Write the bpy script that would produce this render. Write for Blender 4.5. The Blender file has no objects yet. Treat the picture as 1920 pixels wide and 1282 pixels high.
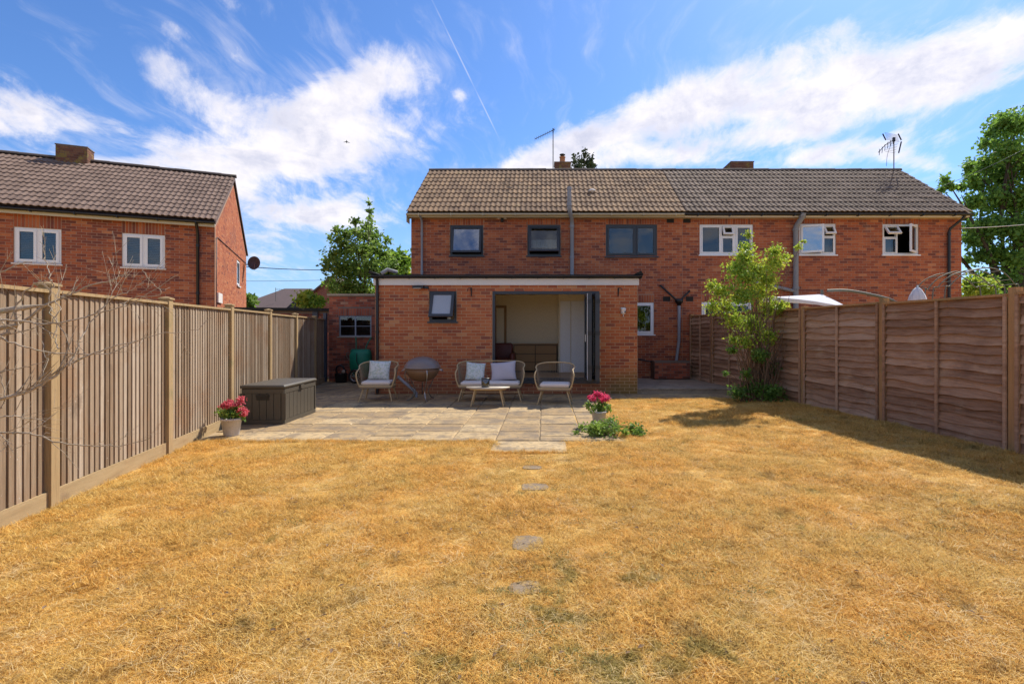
import bpy, math, random
import numpy as np
from mathutils import Vector, Matrix
random.seed(7); rng = np.random.default_rng(7)
R = math.radians
scene = bpy.context.scene
col = scene.collection

# ------------------------------------------------------------------ camera
CAMH = 1.48; F = 960.0; CX = 1020.0; CY = 620.0
cam = bpy.data.objects.new('camera', bpy.data.cameras.new('camera')); col.objects.link(cam)
cam.location = (0, 0, CAMH); cam.rotation_euler = (R(90), 0, 0)
cam.data.sensor_width = 36; cam.data.lens = 18.0
cam.data.shift_x = -60/1920; cam.data.shift_y = -21/1920
cam.data.clip_start = 0.05; cam.data.clip_end = 6000
scene.camera = cam
def at(px, py, Y):                       # a pixel of the photograph at distance Y as a world point
    return Vector(((px-CX)/F*Y, Y, CAMH+(CY-py)/F*Y))

# ------------------------------------------------------------------ sun, sky, exposure
SUN = Vector((0.55, 0.71, 1.0)).normalized()
sun = bpy.data.objects.new('sun', bpy.data.lights.new('sun', 'SUN')); col.objects.link(sun)
sun.data.energy = 3.9; sun.data.angle = R(0.55); sun.data.color = (1.0, 0.93, 0.82)
sun.rotation_euler = SUN.to_track_quat('Z', 'Y').to_euler()
scene.view_settings.view_transform = 'Standard'; scene.view_settings.look = 'None'
scene.view_settings.gamma = 1; scene.view_settings.use_curve_mapping = False
scene.view_settings.exposure = 0.74
world = bpy.data.worlds.new('World'); scene.world = world; world.use_nodes = True

class NT:
    """tiny node helper"""
    def __init__(s, tree): s.t = tree; s.t.nodes.clear()
    def n(s, typ, **kw):
        nd = s.t.nodes.new(typ)
        for k, v in kw.items(): setattr(nd, k, v)
        return nd
    def l(s, a, b): s.t.links.new(a, b)
    def put(s, sock, v):
        if hasattr(v, 'is_linked'): s.l(v, sock)
        elif isinstance(v, (tuple, list, Vector)) and len(v) == 3 and sock.type == 'RGBA': sock.default_value = (*v, 1)
        else: sock.default_value = v
    def math(s, op, a, b=0.0, c=None, clamp=False):
        m = s.n('ShaderNodeMath', operation=op); m.use_clamp = clamp
        s.put(m.inputs[0], a); s.put(m.inputs[1], b)
        if c is not None: s.put(m.inputs[2], c)
        return m.outputs[0]
    def vmath(s, op, a, b=(0, 0, 0), scale=None):
        m = s.n('ShaderNodeVectorMath', operation=op); s.put(m.inputs[0], a); s.put(m.inputs[1], b)
        if scale is not None: s.put(m.inputs['Scale'], scale)
        return m.outputs['Value' if op in ('DOT_PRODUCT', 'LENGTH') else 'Vector']
    def noise(s, vec, scale, detail=5, rough=.55, dist=0, lac=2.0):
        m = s.n('ShaderNodeTexNoise'); s.put(m.inputs['Vector'], vec)
        m.inputs['Scale'].default_value = scale; m.inputs['Detail'].default_value = detail
        m.inputs['Roughness'].default_value = rough; m.inputs['Distortion'].default_value = dist
        return m.outputs[0]
    def mix(s, f, a, b, blend='MIX'):
        m = s.n('ShaderNodeMix', data_type='RGBA', blend_type=blend)
        s.put(m.inputs[0], f); s.put(m.inputs[6], a); s.put(m.inputs[7], b)
        return m.outputs[2]
    def ramp(s, f, stops, interp='LINEAR'):
        m = s.n('ShaderNodeValToRGB'); s.put(m.inputs[0], f); cr = m.color_ramp; cr.interpolation = interp
        while len(cr.elements) < len(stops): cr.elements.new(.5)
        for e, (p, c) in zip(cr.elements, stops):
            e.position = p; e.color = (*c, 1) if len(c) == 3 else c
        return m.outputs[0]
    def smooth(s, x, lo, hi):
        m = s.n('ShaderNodeMapRange', interpolation_type='SMOOTHSTEP'); s.put(m.inputs[0], x)
        m.inputs[1].default_value = lo; m.inputs[2].default_value = hi
        return m.outputs[0]

def build_sky():
    N = NT(world.node_tree)
    out = N.n('ShaderNodeOutputWorld'); bg = N.n('ShaderNodeBackground')
    N.l(bg.outputs[0], out.inputs[0])
    sk = N.n('ShaderNodeTexSky', sky_type='NISHITA'); sk.sun_disc = False
    sk.sun_elevation = math.asin(SUN.z); sk.sun_rotation = math.atan2(SUN.x, SUN.y)
    sk.altitude = 50; sk.air_density = 1.05; sk.dust_density = 0.6; sk.ozone_density = 2.2
    d = N.n('ShaderNodeTexCoord').outputs['Generated']
    sep = N.n('ShaderNodeSeparateXYZ'); N.l(d, sep.inputs[0])
    zz = N.math('ADD', N.math('MAXIMUM', sep.outputs[2], 0.0), 0.16)
    inv = N.math('DIVIDE', 1.0, zz)
    flat = N.vmath('SCALE', d, scale=inv)                    # direction projected on a cloud ceiling
    warp = N.n('ShaderNodeTexNoise'); N.l(flat, warp.inputs['Vector']); warp.inputs['Scale'].default_value = 1.6; warp.inputs['Detail'].default_value = 3
    wv = N.vmath('SCALE', N.vmath('SUBTRACT', warp.outputs['Color'], (.5, .5, .5)), scale=.5)
    fl2 = N.vmath('ADD', flat, wv)
    n1 = N.noise(fl2, 2.1, 8, .60)
    n2 = N.noise(N.vmath('MULTIPLY', fl2, (4.0, 1.2, 1)), 3.2, 6, .62)   # streaks
    n3 = N.noise(d, 8.5, 10, .68, .4)
    nn = N.math('ADD', N.math('MULTIPLY', n1, .42), N.math('ADD', N.math('MULTIPLY', n2, .24), N.math('MULTIPLY', n3, .46)))
    dw = N.vmath('ADD', d, N.vmath('SCALE', N.vmath('SUBTRACT', warp.outputs['Color'], (.5, .5, .5)), scale=.055))
    blobs = [(20, 205, 165, 62, 5, 1.0), (640, 175, 210, 68, -22, 1.05), (560, 285, 240, 86, -8, 1.15), (420, 190, 130, 45, 30, .8),
             (590, 405, 150, 46, -6, .95), (310, 125, 70, 30, 38, .7), (440, 90, 70, 34, 60, .55), (240, 62, 60, 22, 20, .45),
             (320, 55, 50, 18, 35, .5), (440, 10, 60, 26, 25, .8), (250, 305, 150, 16, 3, .6), (540, 500, 120, 34, 0, .55),
             (1110, 262, 190, 34, -22, .9), (1350, 165, 250, 52, -24, .98), (1440, 185, 210, 48, -8, .75), (1700, 145, 310, 66, -14, 1.0), (1850, 85, 250, 58, -22, .9),
             (1290, 292, 150, 26, -4, .85), (1560, 288, 190, 26, -8, .8), (1450, 250, 170, 22, -8, .8), (1000, 312, 130, 16, -4, .8), (1700, 300, 120, 20, 8, .6),
             (865, 180, 16, 14, 0, .5), (1090, 60, 150, 60, 60, .18), (150, 60, 300, 60, -10, .2)]
    acc = None
    for px, py, a, b, ang, w in blobs:
        def dr(x, y): return Vector(((x-CX)/F, 1, (CY-y)/F)).normalized()
        c = dr(px, py); ca, sa = math.cos(R(ang)), math.sin(R(ang))
        e1 = dr(px+ca*10, py+sa*10)-c; e2 = dr(px-sa*10, py+ca*10)-c
        l1, l2 = e1.length/10, e2.length/10
        t1 = e1.normalized(); t1 = (t1-c*t1.dot(c)).normalized(); t2 = c.cross(t1).normalized()
        q1 = N.math('DIVIDE', N.vmath('DOT_PRODUCT', dw, t1), a*l1)
        q2 = N.math('DIVIDE', N.vmath('DOT_PRODUCT', dw, t2), b*l2)
        q = N.math('ADD', N.math('MULTIPLY', q1, q1), N.math('MULTIPLY', q2, q2))
        front = N.smooth(N.vmath('DOT_PRODUCT', d, c), 0.3, 0.5)
        m = N.math('MULTIPLY', N.math('MULTIPLY', N.math('POWER', 2.718, N.math('MULTIPLY', q, -.98)), w), front)
        acc = m if acc is None else N.math('MAXIMUM', acc, m) if w < .5 else N.math('ADD', acc, N.math('MULTIPLY', m, N.math('SUBTRACT', 1.15, acc, clamp=True)))
    # unseen clouds behind and above the camera, increased for a warmer, whiter fill light
    away = N.smooth(sep.outputs[1], 0.45, -0.1)
    acc = N.math('ADD', acc, N.math('MULTIPLY', away, .52))
    field = N.math('ADD', N.math('MULTIPLY', acc, .62), N.math('MULTIPLY', N.math('SUBTRACT', nn, .56), 1.95))
    dens = N.smooth(field, .20, .62)
    veil = N.math('MULTIPLY', N.smooth(N.math('ADD', n2, N.math('MULTIPLY', acc, .25)), .50, 1.0), .40)
    dens = N.math('MAXIMUM', dens, veil)
    # vapour trail
    a, b = Vector(((800-CX)/F, 1, (CY+20)/F)).normalized(), Vector(((934-CX)/F, 1, (CY-256)/F)).normalized()
    nrm = a.cross(b).normalized(); mid = (a+b).normalized(); tt = nrm.cross(mid).normalized()
    dist = N.math('ABSOLUTE', N.vmath('DOT_PRODUCT', d, nrm))
    trail = N.math('MULTIPLY', N.smooth(dist, .0018, .0004), N.smooth(N.math('ABSOLUTE', N.vmath('DOT_PRODUCT', d, tt)), abs(a.dot(tt))*1.2, abs(a.dot(tt))*.92))
    trail = N.math('MULTIPLY', trail, N.math('MULTIPLY', N.smooth(N.noise(d, 9, 2), .38, .58), .30))
    trail = N.math('MULTIPLY', trail, N.smooth(sep.outputs[1], .2, .4))
    dens = N.math('MAXIMUM', dens, trail)
    thick = N.smooth(N.math('ADD', N.math('MULTIPLY', N.noise(fl2, 2.6, 6, .6), .55), N.math('MULTIPLY', N.noise(dw, 11, 7, .65), .45)), .40, .60)
    cloud = N.mix(N.math('MULTIPLY', thick, N.smooth(field, .25, .8)), (6.3, 6.0, 6.1), (3.8, 3.9, 4.75))
    sky = N.mix(1.0, sk.outputs[0], (0.46, 0.67, 0.98), 'MULTIPLY')
    hz = N.smooth(sep.outputs[2], .30, -.02)
    sky = N.mix(N.math('MULTIPLY', hz, .45), sky, (3.1, 4.3, 6.3))
    N.l(N.mix(N.math('MULTIPLY', dens, .94), sky, cloud), bg.inputs[0])
    bg.inputs[1].default_value = SKY_STRENGTH
SKY_STRENGTH = 0.106
build_sky()

# ------------------------------------------------------------------ materials
def mat(name, cols, rough=.8, scale=4, detail=6, ms=(1, 1, 1), bump=.25, bscale=60, metal=0, shade=.5, spots=None, spec=.3, contrast=1.0, blot=None, trans=0, bdist=.01, algae=False):
    m = bpy.data.materials.new(name); m.use_nodes = True; N = NT(m.node_tree)
    out = N.n('ShaderNodeOutputMaterial'); p = N.n('ShaderNodeBsdfPrincipled')
    pos = N.vmath('MULTIPLY', N.n('ShaderNodeNewGeometry').outputs['Position'], ms)
    nz = N.math('ADD', N.math('MULTIPLY', N.math('SUBTRACT', N.noise(pos, scale, detail, .6), .5), 1.7*contrast), .5)
    at_ = N.n('ShaderNodeAttribute', attribute_name='shade').outputs['Fac']
    f = N.math('ADD', N.math('MULTIPLY', nz, 1-shade), N.math('MULTIPLY', at_, shade), clamp=True)
    k = len(cols)
    c = N.ramp(f, [(i/(k-1) if k > 1 else 0, cc) for i, cc in enumerate(cols)])
    fine = N.noise(pos, bscale, 4, .6)
    c = N.mix(.35, c, N.ramp(fine, [(.25, (.55, .55, .55)), (.75, (1.25, 1.25, 1.25))]), 'MULTIPLY')
    if blot:
        for (bc, bs, lo, hi, amt) in blot:
            c = N.mix(N.math('MULTIPLY', N.smooth(N.noise(N.n('ShaderNodeNewGeometry').outputs['Position'], bs, 6, .62), lo, hi), amt), c, bc)
    if algae:      # green and sooty growth on the lowest courses, greenest at the damp right-hand corner
        g_ = N.n('ShaderNodeNewGeometry').outputs['Position']; sp = N.n('ShaderNodeSeparateXYZ'); N.l(g_, sp.inputs[0])
        nz2 = N.math('MULTIPLY', N.math('SUBTRACT', N.noise(g_, 3.5, 5), .5), .9)
        low = N.smooth(N.math('ADD', sp.outputs[2], nz2), .55, .05)
        c = N.mix(N.math('MULTIPLY', low, .45), c, (.13, .085, .055))
        grn = N.math('MULTIPLY', N.smooth(N.math('ADD', sp.outputs[2], nz2), .85, .15), N.smooth(N.math('ADD', sp.outputs[0], nz2), 1.0, 1.9))
        c = N.mix(N.math('MULTIPLY', grn, .6), c, (.17, .16, .04))
    N.l(c, p.inputs['Base Color']); p.inputs['Roughness'].default_value = rough
    p.inputs['Metallic'].default_value = metal; p.inputs['Specular IOR Level'].default_value = spec
    if bump:
        b = N.n('ShaderNodeBump'); b.inputs['Strength'].default_value = bump; b.inputs['Distance'].default_value = bdist
        N.l(fine, b.inputs['Height']); N.l(b.outputs[0], p.inputs['Normal'])
    sh = p.outputs[0]
    if trans:
        t = N.n('ShaderNodeBsdfTranslucent'); N.l(c, t.inputs[0]); mx = N.n('ShaderNodeMixShader'); mx.inputs[0].default_value = trans
        N.l(sh, mx.inputs[1]); N.l(t.outputs[0], mx.inputs[2]); sh = mx.outputs[0]
    N.l(sh, out.inputs[0]); return m

def glass(name, refl=.3, tint=(.75, .8, .82), rough=.01):
    m = bpy.data.materials.new(name); m.use_nodes = True; N = NT(m.node_tree)
    out = N.n('ShaderNodeOutputMaterial'); g = N.n('ShaderNodeBsdfGlossy'); g.inputs['Roughness'].default_value = rough
    t = N.n('ShaderNodeBsdfTransparent'); t.inputs[0].default_value = (*tint, 1)
    lw = N.n('ShaderNodeLayerWeight'); lw.inputs[0].default_value = .3
    f = N.math('ADD', N.math('MULTIPLY', lw.outputs['Fresnel'], .7), refl, clamp=True)
    b = N.n('ShaderNodeBump'); b.inputs['Strength'].default_value = .03
    N.l(N.noise(N.n('ShaderNodeNewGeometry').outputs['Position'], 2.5, 2), b.inputs['Height']); N.l(b.outputs[0], g.inputs['Normal'])
    mx = N.n('ShaderNodeMixShader'); N.l(f, mx.inputs[0]); N.l(t.outputs[0], mx.inputs[1]); N.l(g.outputs[0], mx.inputs[2])
    N.l(mx.outputs[0], out.inputs[0]); return m

def brick_tex(name, c1, c2, mort):
    m = bpy.data.materials.new(name); m.use_nodes = True; N = NT(m.node_tree)
    out = N.n('ShaderNodeOutputMaterial'); p = N.n('ShaderNodeBsdfPrincipled')
    o = N.n('ShaderNodeSeparateXYZ'); N.l(N.n('ShaderNodeTexCoord').outputs['Object'], o.inputs[0])
    cb = N.n('ShaderNodeCombineXYZ'); N.l(N.math('ADD', o.outputs[0], o.outputs[1]), cb.inputs[0]); N.l(o.outputs[2], cb.inputs[1])
    bt = N.n('ShaderNodeTexBrick'); N.l(cb.outputs[0], bt.inputs['Vector']); bt.inputs['Scale'].default_value = 1
    bt.inputs['Brick Width'].default_value = .225; bt.inputs['Row Height'].default_value = .075; bt.inputs['Mortar Size'].default_value = .005
    for i, c in enumerate((c1, c2, mort)): bt.inputs[1+i].default_value = (*c, 1)
    N.l(bt.outputs[0], p.inputs['Base Color']); p.inputs['Roughness'].default_value = .9; N.l(p.outputs[0], out.inputs[0]); return m

m_brick = mat('brick_red', [(.15, .055, .045), (.27, .075, .042), (.41, .112, .048), (.50, .16, .065), (.54, .24, .12)], scale=9, shade=.78, bump=.5, bscale=90, rough=.9,
              blot=[((.10, .05, .045), 1.2, .5, .75, .4), ((.48, .36, .28), 2.3, .62, .8, .3)])
m_brick_ext = mat('brick_extension', [(.23, .085, .06), (.37, .10, .046), (.49, .145, .056), (.54, .19, .075), (.58, .29, .13)], scale=9, shade=.78, bump=.5, bscale=90, rough=.9,
              blot=[((.16, .07, .06), 1.1, .5, .75, .35), ((.50, .40, .25), 2.6, .64, .8, .3)], algae=True)
m_brick_left = mat('brick_old_red', [(.14, .052, .045), (.26, .075, .045), (.40, .11, .048), (.49, .16, .065), (.54, .24, .12)], scale=9, shade=.78, bump=.5, bscale=90, rough=.9,
              blot=[((.12, .05, .05), .9, .5, .75, .45)])
m_brick_shed = mat('brick_weathered', [(.10, .045, .035), (.25, .07, .042), (.40, .10, .052), (.44, .15, .08), (.42, .28, .18)], scale=9, shade=.75, bump=.6, bscale=90, rough=.95,
              blot=[((.05, .04, .035), 1.3, .45, .7, .55)])
m_brick_chim = mat('brick_chimney', [(.09, .05, .035), (.17, .07, .045), (.22, .10, .06), (.24, .17, .06)], scale=7, shade=.7, bump=.6, rough=.95, blot=[((.30, .24, .05), 4, .5, .62, .6)])
m_mort = mat('mortar', [(.36, .22, .15), (.46, .30, .21)], scale=5, rough=.95, bump=.4)
m_mort_ext = mat('mortar_sandy', [(.46, .31, .18), (.58, .41, .25)], scale=5, rough=.95, bump=.4)
m_mort_dark = mat('mortar_dirty', [(.14, .10, .08), (.26, .19, .15)], scale=3, rough=.95, bump=.4)
m_brick_plain = brick_tex('brick_bonded', (.36, .10, .05), (.26, .06, .035), (.4, .28, .2))
m_tile_lichen = mat('roof_tile_lichened', [(.11, .065, .04), (.20, .125, .074), (.29, .185, .105), (.36, .215, .105)], scale=7, shade=.45, bump=.6, bscale=50, rough=.95,
              blot=[((.28, .21, .09), 3.0, .58, .74, .5), ((.30, .15, .08), 1.6, .6, .75, .45), ((.42, .38, .30), 14, .62, .70, .5)])
m_tile_brown = mat('roof_tile_brown', [(.10, .068, .050), (.158, .112, .080), (.215, .155, .112), (.26, .188, .135)], scale=6, shade=.5, bump=.5, bscale=50, rough=.95,
              blot=[((.26, .22, .16), 2.2, .6, .75, .3)])
m_tile_left = mat('roof_tile_mauve', [(.13, .086, .066), (.19, .128, .097), (.25, .172, .132)], scale=5, shade=.5, bump=.4, bscale=50, rough=.95)
m_ridge = mat('ridge_tile', [(.09, .07, .06), (.17, .13, .10)], scale=4, rough=.95, blot=[((.26, .2, .08), 3, .6, .7, .5)])
m_felt = mat('roofing_felt', [(.012, .012, .012), (.035, .035, .03)], scale=6, rough=.9, blot=[((.12, .12, .06), 4, .6, .7, .5)])
m_cream = mat('cream_board', [(.48, .42, .30), (.60, .54, .40)], scale=2, rough=.6, bump=.05)
m_white = mat('white_upvc', [(.80, .79, .79), (.86, .85, .85)], scale=3, rough=.35, bump=.0, spec=.5)
m_fascia = mat('white_fascia', [(.72, .66, .60), (.80, .75, .70)], scale=1.5, rough=.5, bump=.05)
m_anth = mat('anthracite_frame', [(.022, .027, .036), (.035, .041, .052)], scale=3, rough=.4, bump=0, spec=.5)
m_black = mat('black_plastic', [(.008, .008, .009), (.018, .018, .02)], scale=5, rough=.4, bump=.02, spec=.5)
m_grey = mat('grey_pipe', [(.22, .23, .26), (.34, .35, .38)], scale=4, rough=.6, bump=.1, ms=(1, 1, .3))
m_greyd = mat('dull_grey_pipe', [(.20, .20, .21), (.30, .30, .30)], scale=4, rough=.7, bump=.1, ms=(1, 1, .3))
m_blue = mat('blue_grey_post', [(.05, .06, .075), (.09, .1, .12)], scale=4, rough=.7)
m_steel = mat('bright_steel', [(.5, .5, .5), (.62, .6, .58)], scale=4, rough=.35, metal=1, bump=0)
m_rod = mat('weathered_rod', [(.10, .11, .09), (.20, .19, .15)], scale=8, rough=.6, metal=.3)
m_clay = mat('clay_pot', [(.42, .17, .08), (.55, .26, .12)], scale=5, rough=.85)
m_glass = glass('window_glass', .06, (.55, .62, .64))
m_glass_blue = glass('window_glass_reflecting', .34, (.35, .42, .5))
m_glass_frost = mat('frosted_glass', [(.30, .33, .38), (.36, .39, .44)], scale=2, rough=.25, bump=0, spec=.6)
m_clear = glass('clear_glass', .10, (.80, .82, .80))
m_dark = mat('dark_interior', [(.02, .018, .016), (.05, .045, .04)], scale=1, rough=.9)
m_blind = mat('blind_slat', [(.35, .33, .33), (.45, .42, .40)], scale=3, rough=.6)
m_curtain = mat('pale_curtain', [(.55, .56, .60), (.68, .68, .70)], scale=3, rough=.9)
m_room = mat('room_plaster', [(.80, .69, .50), (.84, .73, .54)], scale=1, rough=.9, bump=.05)
m_roomfloor = mat('room_floor', [(.36, .24, .14), (.44, .30, .18)], scale=3, ms=(1, 8, 1), rough=.5)
m_oak = mat('oak_veneer', [(.30, .16, .06), (.38, .22, .09)], scale=6, ms=(1, 1, 10), rough=.5)
m_leather = mat('red_brown_leather', [(.10, .025, .018), (.17, .045, .03)], scale=6, rough=.45)
m_sand = mat('paving_slab', [(.27, .18, .09), (.38, .262, .132), (.48, .342, .175), (.56, .42, .235)], scale=5, shade=.6, rough=.9, bump=.45, bscale=40,
             blot=[((.17, .135, .10), 2.9, .44, .64, .72), ((.14, .115, .085), 13, .48, .66, .6), ((.66, .62, .55), 26, .66, .70, .75)])
m_joint = mat('sandy_joint', [(.30, .22, .13), (.46, .34, .2)], scale=9, rough=.95, blot=[((.07, .06, .035), 2.2, .45, .65, .8)])
m_conc = mat('old_concrete', [(.24, .19, .14), (.36, .29, .22), (.44, .36, .26)], scale=2.5, shade=.3, rough=.92, bump=.4, bscale=30, blot=[((.16, .14, .10), 4, .5, .65, .5)])
m_straw = mat('pale_straw', [(.52, .35, .12), (.72, .53, .24), (.82, .68, .40)], scale=5, shade=.7, rough=.7, bump=0, trans=.2)
m_weed = mat('weed_leaf', [(.09, .11, .03), (.16, .18, .05), (.26, .25, .09)], scale=9, shade=.7, rough=.7, bump=0, trans=.3)
m_stone = mat('buried_stone', [(.16, .12, .08), (.26, .195, .13), (.34, .27, .18)], scale=9, rough=.95, bump=.5, blot=[((.36, .24, .09), 14, .5, .62, .7)])
m_fenceL = mat('fence_board_silvered', [(.14, .09, .05), (.265, .185, .115), (.38, .29, .20), (.50, .41, .31)], scale=3, ms=(14, 14, .8), shade=.6, rough=.9, bump=.5, bscale=9, contrast=1.2,
             blot=[((.27, .15, .075), 1.6, .48, .68, .6), ((.60, .54, .48), 34, .67, .71, .7), ((.08, .055, .04), 2.9, .62, .75, .4)])
m_postL = mat('fence_post_tan', [(.26, .17, .08), (.40, .275, .135), (.50, .37, .205)], scale=2.5, ms=(12, 12, .7), shade=.3, rough=.9, bump=.4, bscale=12, blot=[((.20, .18, .08), 2.5, .55, .7, .5)])
m_gravel = mat('gravel_board', [(.28, .185, .09), (.42, .30, .155), (.50, .38, .22)], scale=2, ms=(3, 1, 12), shade=.3, rough=.9, bump=.4, blot=[((.20, .12, .07), 2.5, .55, .7, .5)])
m_fenceR = mat('fence_lap_board', [(.15, .075, .04), (.32, .175, .10), (.47, .28, .17), (.58, .40, .27)], scale=2.4, ms=(9, .9, 16), shade=.58, rough=.9, bump=.55, bscale=9, contrast=1.35,
             blot=[((.56, .41, .27), 2.2, .52, .74, .4), ((.15, .08, .05), 1.5, .52, .70, .5), ((.06, .035, .03), 17, .68, .72, .8)])
m_postR = mat('fence_post_orange', [(.27, .145, .06), (.44, .24, .10), (.55, .33, .15)], scale=2.4, ms=(12, 12, .7), shade=.3, rough=.9, bump=.4, blot=[((.15, .16, .07), 2, .5, .7, .5)])
m_bark = mat('twig_bark', [(.20, .15, .10), (.40, .32, .23), (.55, .46, .36)], scale=22, shade=.2, rough=.95, bump=.6, bscale=120, blot=[((.34, .36, .22), 20, .58, .66, .55)])
m_trunk = mat('trunk_bark', [(.05, .035, .025), (.13, .10, .07)], scale=5, rough=.95, bump=.6)
m_stem = mat('shrub_stem', [(.13, .08, .045), (.26, .17, .10)], scale=14, rough=.95)
m_leaf = mat('leaf_mid_green', [(.08, .15, .03), (.16, .27, .045), (.27, .40, .07), (.38, .48, .11)], scale=3, shade=.75, rough=.55, bump=0, trans=.5, spec=.4)
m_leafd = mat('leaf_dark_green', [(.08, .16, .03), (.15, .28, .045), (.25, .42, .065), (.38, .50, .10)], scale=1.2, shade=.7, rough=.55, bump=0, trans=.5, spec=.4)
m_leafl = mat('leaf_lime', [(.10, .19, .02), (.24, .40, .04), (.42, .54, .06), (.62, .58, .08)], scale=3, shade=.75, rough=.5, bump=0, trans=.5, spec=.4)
m_conifer = mat('conifer_green', [(.03, .045, .02), (.08, .11, .04), (.14, .17, .07)], scale=3, shade=.75, rough=.7, bump=0, trans=.1)
m_pink = mat('pink_petal', [(.45, .03, .08), (.78, .05, .16), (.88, .12, .26), (.92, .42, .50)], scale=40, shade=.75, rough=.6, bump=0, trans=.4)
m_pinkold = mat('faded_pink_petal', [(.32, .07, .07), (.65, .08, .12), (.80, .18, .22), (.86, .46, .38)], scale=40, shade=.75, rough=.6, bump=0, trans=.4)
m_pot = mat('white_pot', [(.50, .46, .42), (.62, .58, .54)], scale=5, rough=.7, bump=.1, blot=[((.36, .32, .27), 9, .58, .7, .4)])
m_soil = mat('dry_soil', [(.10, .06, .04), (.22, .14, .09)], scale=40, rough=1)
m_box = mat('brown_resin', [(.078, .066, .048), (.098, .083, .062)], scale=3, rough=.5, bump=.15, bscale=160, spec=.4)
m_cane = mat('cane_frame', [(.44, .31, .15), (.56, .41, .22)], scale=14, rough=.5, bump=.1)
m_rope = mat('taupe_rope', [(.24, .18, .12), (.34, .26, .18)], scale=30, rough=.8)
m_cush = mat('cream_cushion', [(.66, .58, .52), (.74, .66, .60)], scale=4, rough=.95, bump=.1, bscale=300)
m_lilac = mat('lilac_grey_cushion', [(.46, .42, .45), (.54, .50, .53)], scale=3, rough=.95, bump=.15, bscale=300)
m_leafy = mat('leaf_print_cushion', [(.62, .64, .62), (.70, .72, .68)], scale=4, rough=.95, bump=.1, bscale=300, blot=[((.33, .42, .30), 22, .5, .56, .6), ((.52, .52, .20), 13, .60, .64, .5), ((.45, .50, .55), 17, .56, .62, .5)])
m_tabletop = mat('table_top', [(.52, .44, .32), (.62, .53, .40)], scale=8, ms=(1, 6, 1), rough=.4)
m_grill = mat('taupe_enamel', [(.19, .15, .13), (.23, .18, .155)], scale=2, rough=.32, bump=.02, spec=.5)
m_grillb = mat('browned_enamel', [(.15, .08, .04), (.24, .135, .07)], scale=3, rough=.45, bump=.05, spec=.5)
m_green = mat('green_barrow', [(.01, .17, .10), (.02, .23, .14)], scale=3, rough=.45, bump=.05)
m_candle = mat('candle_wax', [(.62, .50, .16), (.70, .60, .25)], scale=5, rough=.6)
m_canvas = mat('white_canvas', [(.66, .67, .72), (.74, .75, .80)], scale=3, rough=.9, trans=.2)
m_lamp = mat('lamp_glass', [(.62, .60, .52), (.70, .68, .6)], scale=5, rough=.3)
m_plane = mat('plane_grey', [(.08, .09, .12), (.1, .11, .14)], rough=.6)
m_far_roof = mat('far_roof', [(.11, .08, .075), (.17, .12, .11)], scale=2, rough=.95)
m_far_grey = mat('far_grey', [(.05, .045, .05), (.08, .07, .08)], scale=2, rough=.9)

# grass material, straw with green patches
def grass_mat(name, ground=False):
    m = bpy.data.materials.new(name); m.use_nodes = True; N = NT(m.node_tree)
    out = N.n('ShaderNodeOutputMaterial'); p = N.n('ShaderNodeBsdfPrincipled')
    pos = N.n('ShaderNodeNewGeometry').outputs['Position']
    fine = N.noise(pos, 34, 5, .65); mid = N.noise(pos, 5.5, 6, .65); big = N.noise(pos, 1.3, 5, .6)
    at_ = N.n('ShaderNodeAttribute', attribute_name='shade').outputs['Fac']
    if ground: f = N.math('ADD', N.math('MULTIPLY', fine, .7), N.math('MULTIPLY', mid, .5))
    else: f = N.math('ADD', N.math('MULTIPLY', at_, .62), N.math('MULTIPLY', mid, .55))
    f = N.math('SUBTRACT', f, .12)
    c = N.ramp(f, [(.06, (.22, .125, .04)), (.26, (.50, .31, .09)), (.46, (.73, .46, .12)), (.68, (.86, .62, .20)), (.95, (.94, .82, .46))])
    if ground: c = N.mix(N.smooth(fine, .40, .6), N.mix(.4, c, (.26, .16, .07)), N.mix(.3, c, (.40, .25, .10)))
    gr = N.math('ADD', N.math('MULTIPLY', N.noise(N.vmath('ADD', pos, (3.7, 9.1, 0)), 1.9, 6, .68), .75), N.math('MULTIPLY', N.noise(pos, 9, 4), .25))
    ctr = N.smooth(N.vmath('LENGTH', N.vmath('SUBTRACT', pos, (.25, 2.7, 0))), 1.5, .2)
    gr = N.smooth(N.math('ADD', gr, N.math('MULTIPLY', ctr, .09)), .58, .68)
    c = N.mix(N.math('MULTIPLY', gr, .56), c, N.ramp(fine, [(.3, (.055, .085, .022)), (.7, (.22, .23, .07))]))
    warmth = N.mix(N.smooth(big, .35, .65), (1.05, .97, .84), (1.0, 1.02, 1.02))
    c = N.mix(1.0, c, warmth, 'MULTIPLY')
    dk = N.smooth(N.noise(N.vmath('ADD', pos, (11.7, 2.1, 0)), 3.6, 7, .74), .53, .70)
    c = N.mix(N.math('MULTIPLY', dk, .62), c, (.22, .115, .04))
    br = N.smooth(N.noise(N.vmath('ADD', pos, (5.1, 7.7, 0)), 6.5, 6, .7), .55, .72)
    c = N.mix(N.math('MULTIPLY', br, .45), c, (.86, .70, .38))
    N.l(c, p.inputs['Base Color']); p.inputs['Roughness'].default_value = .8; p.inputs['Specular IOR Level'].default_value = .2
    if ground:
        b = N.n('ShaderNodeBump'); b.inputs['Strength'].default_value = .9; b.inputs['Distance'].default_value = .03
        N.l(fine, b.inputs['Height']); N.l(b.outputs[0], p.inputs['Normal']); N.l(p.outputs[0], out.inputs[0])
    else:
        t = N.n('ShaderNodeBsdfTranslucent'); N.l(c, t.inputs[0]); mx = N.n('ShaderNodeMixShader'); mx.inputs[0].default_value = .38
        N.l(p.outputs[0], mx.inputs[1]); N.l(t.outputs[0], mx.inputs[2]); N.l(mx.outputs[0], out.inputs[0])
    return m
m_lawn = grass_mat('dry_lawn', True); m_blade = grass_mat('dry_blade')
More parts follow.
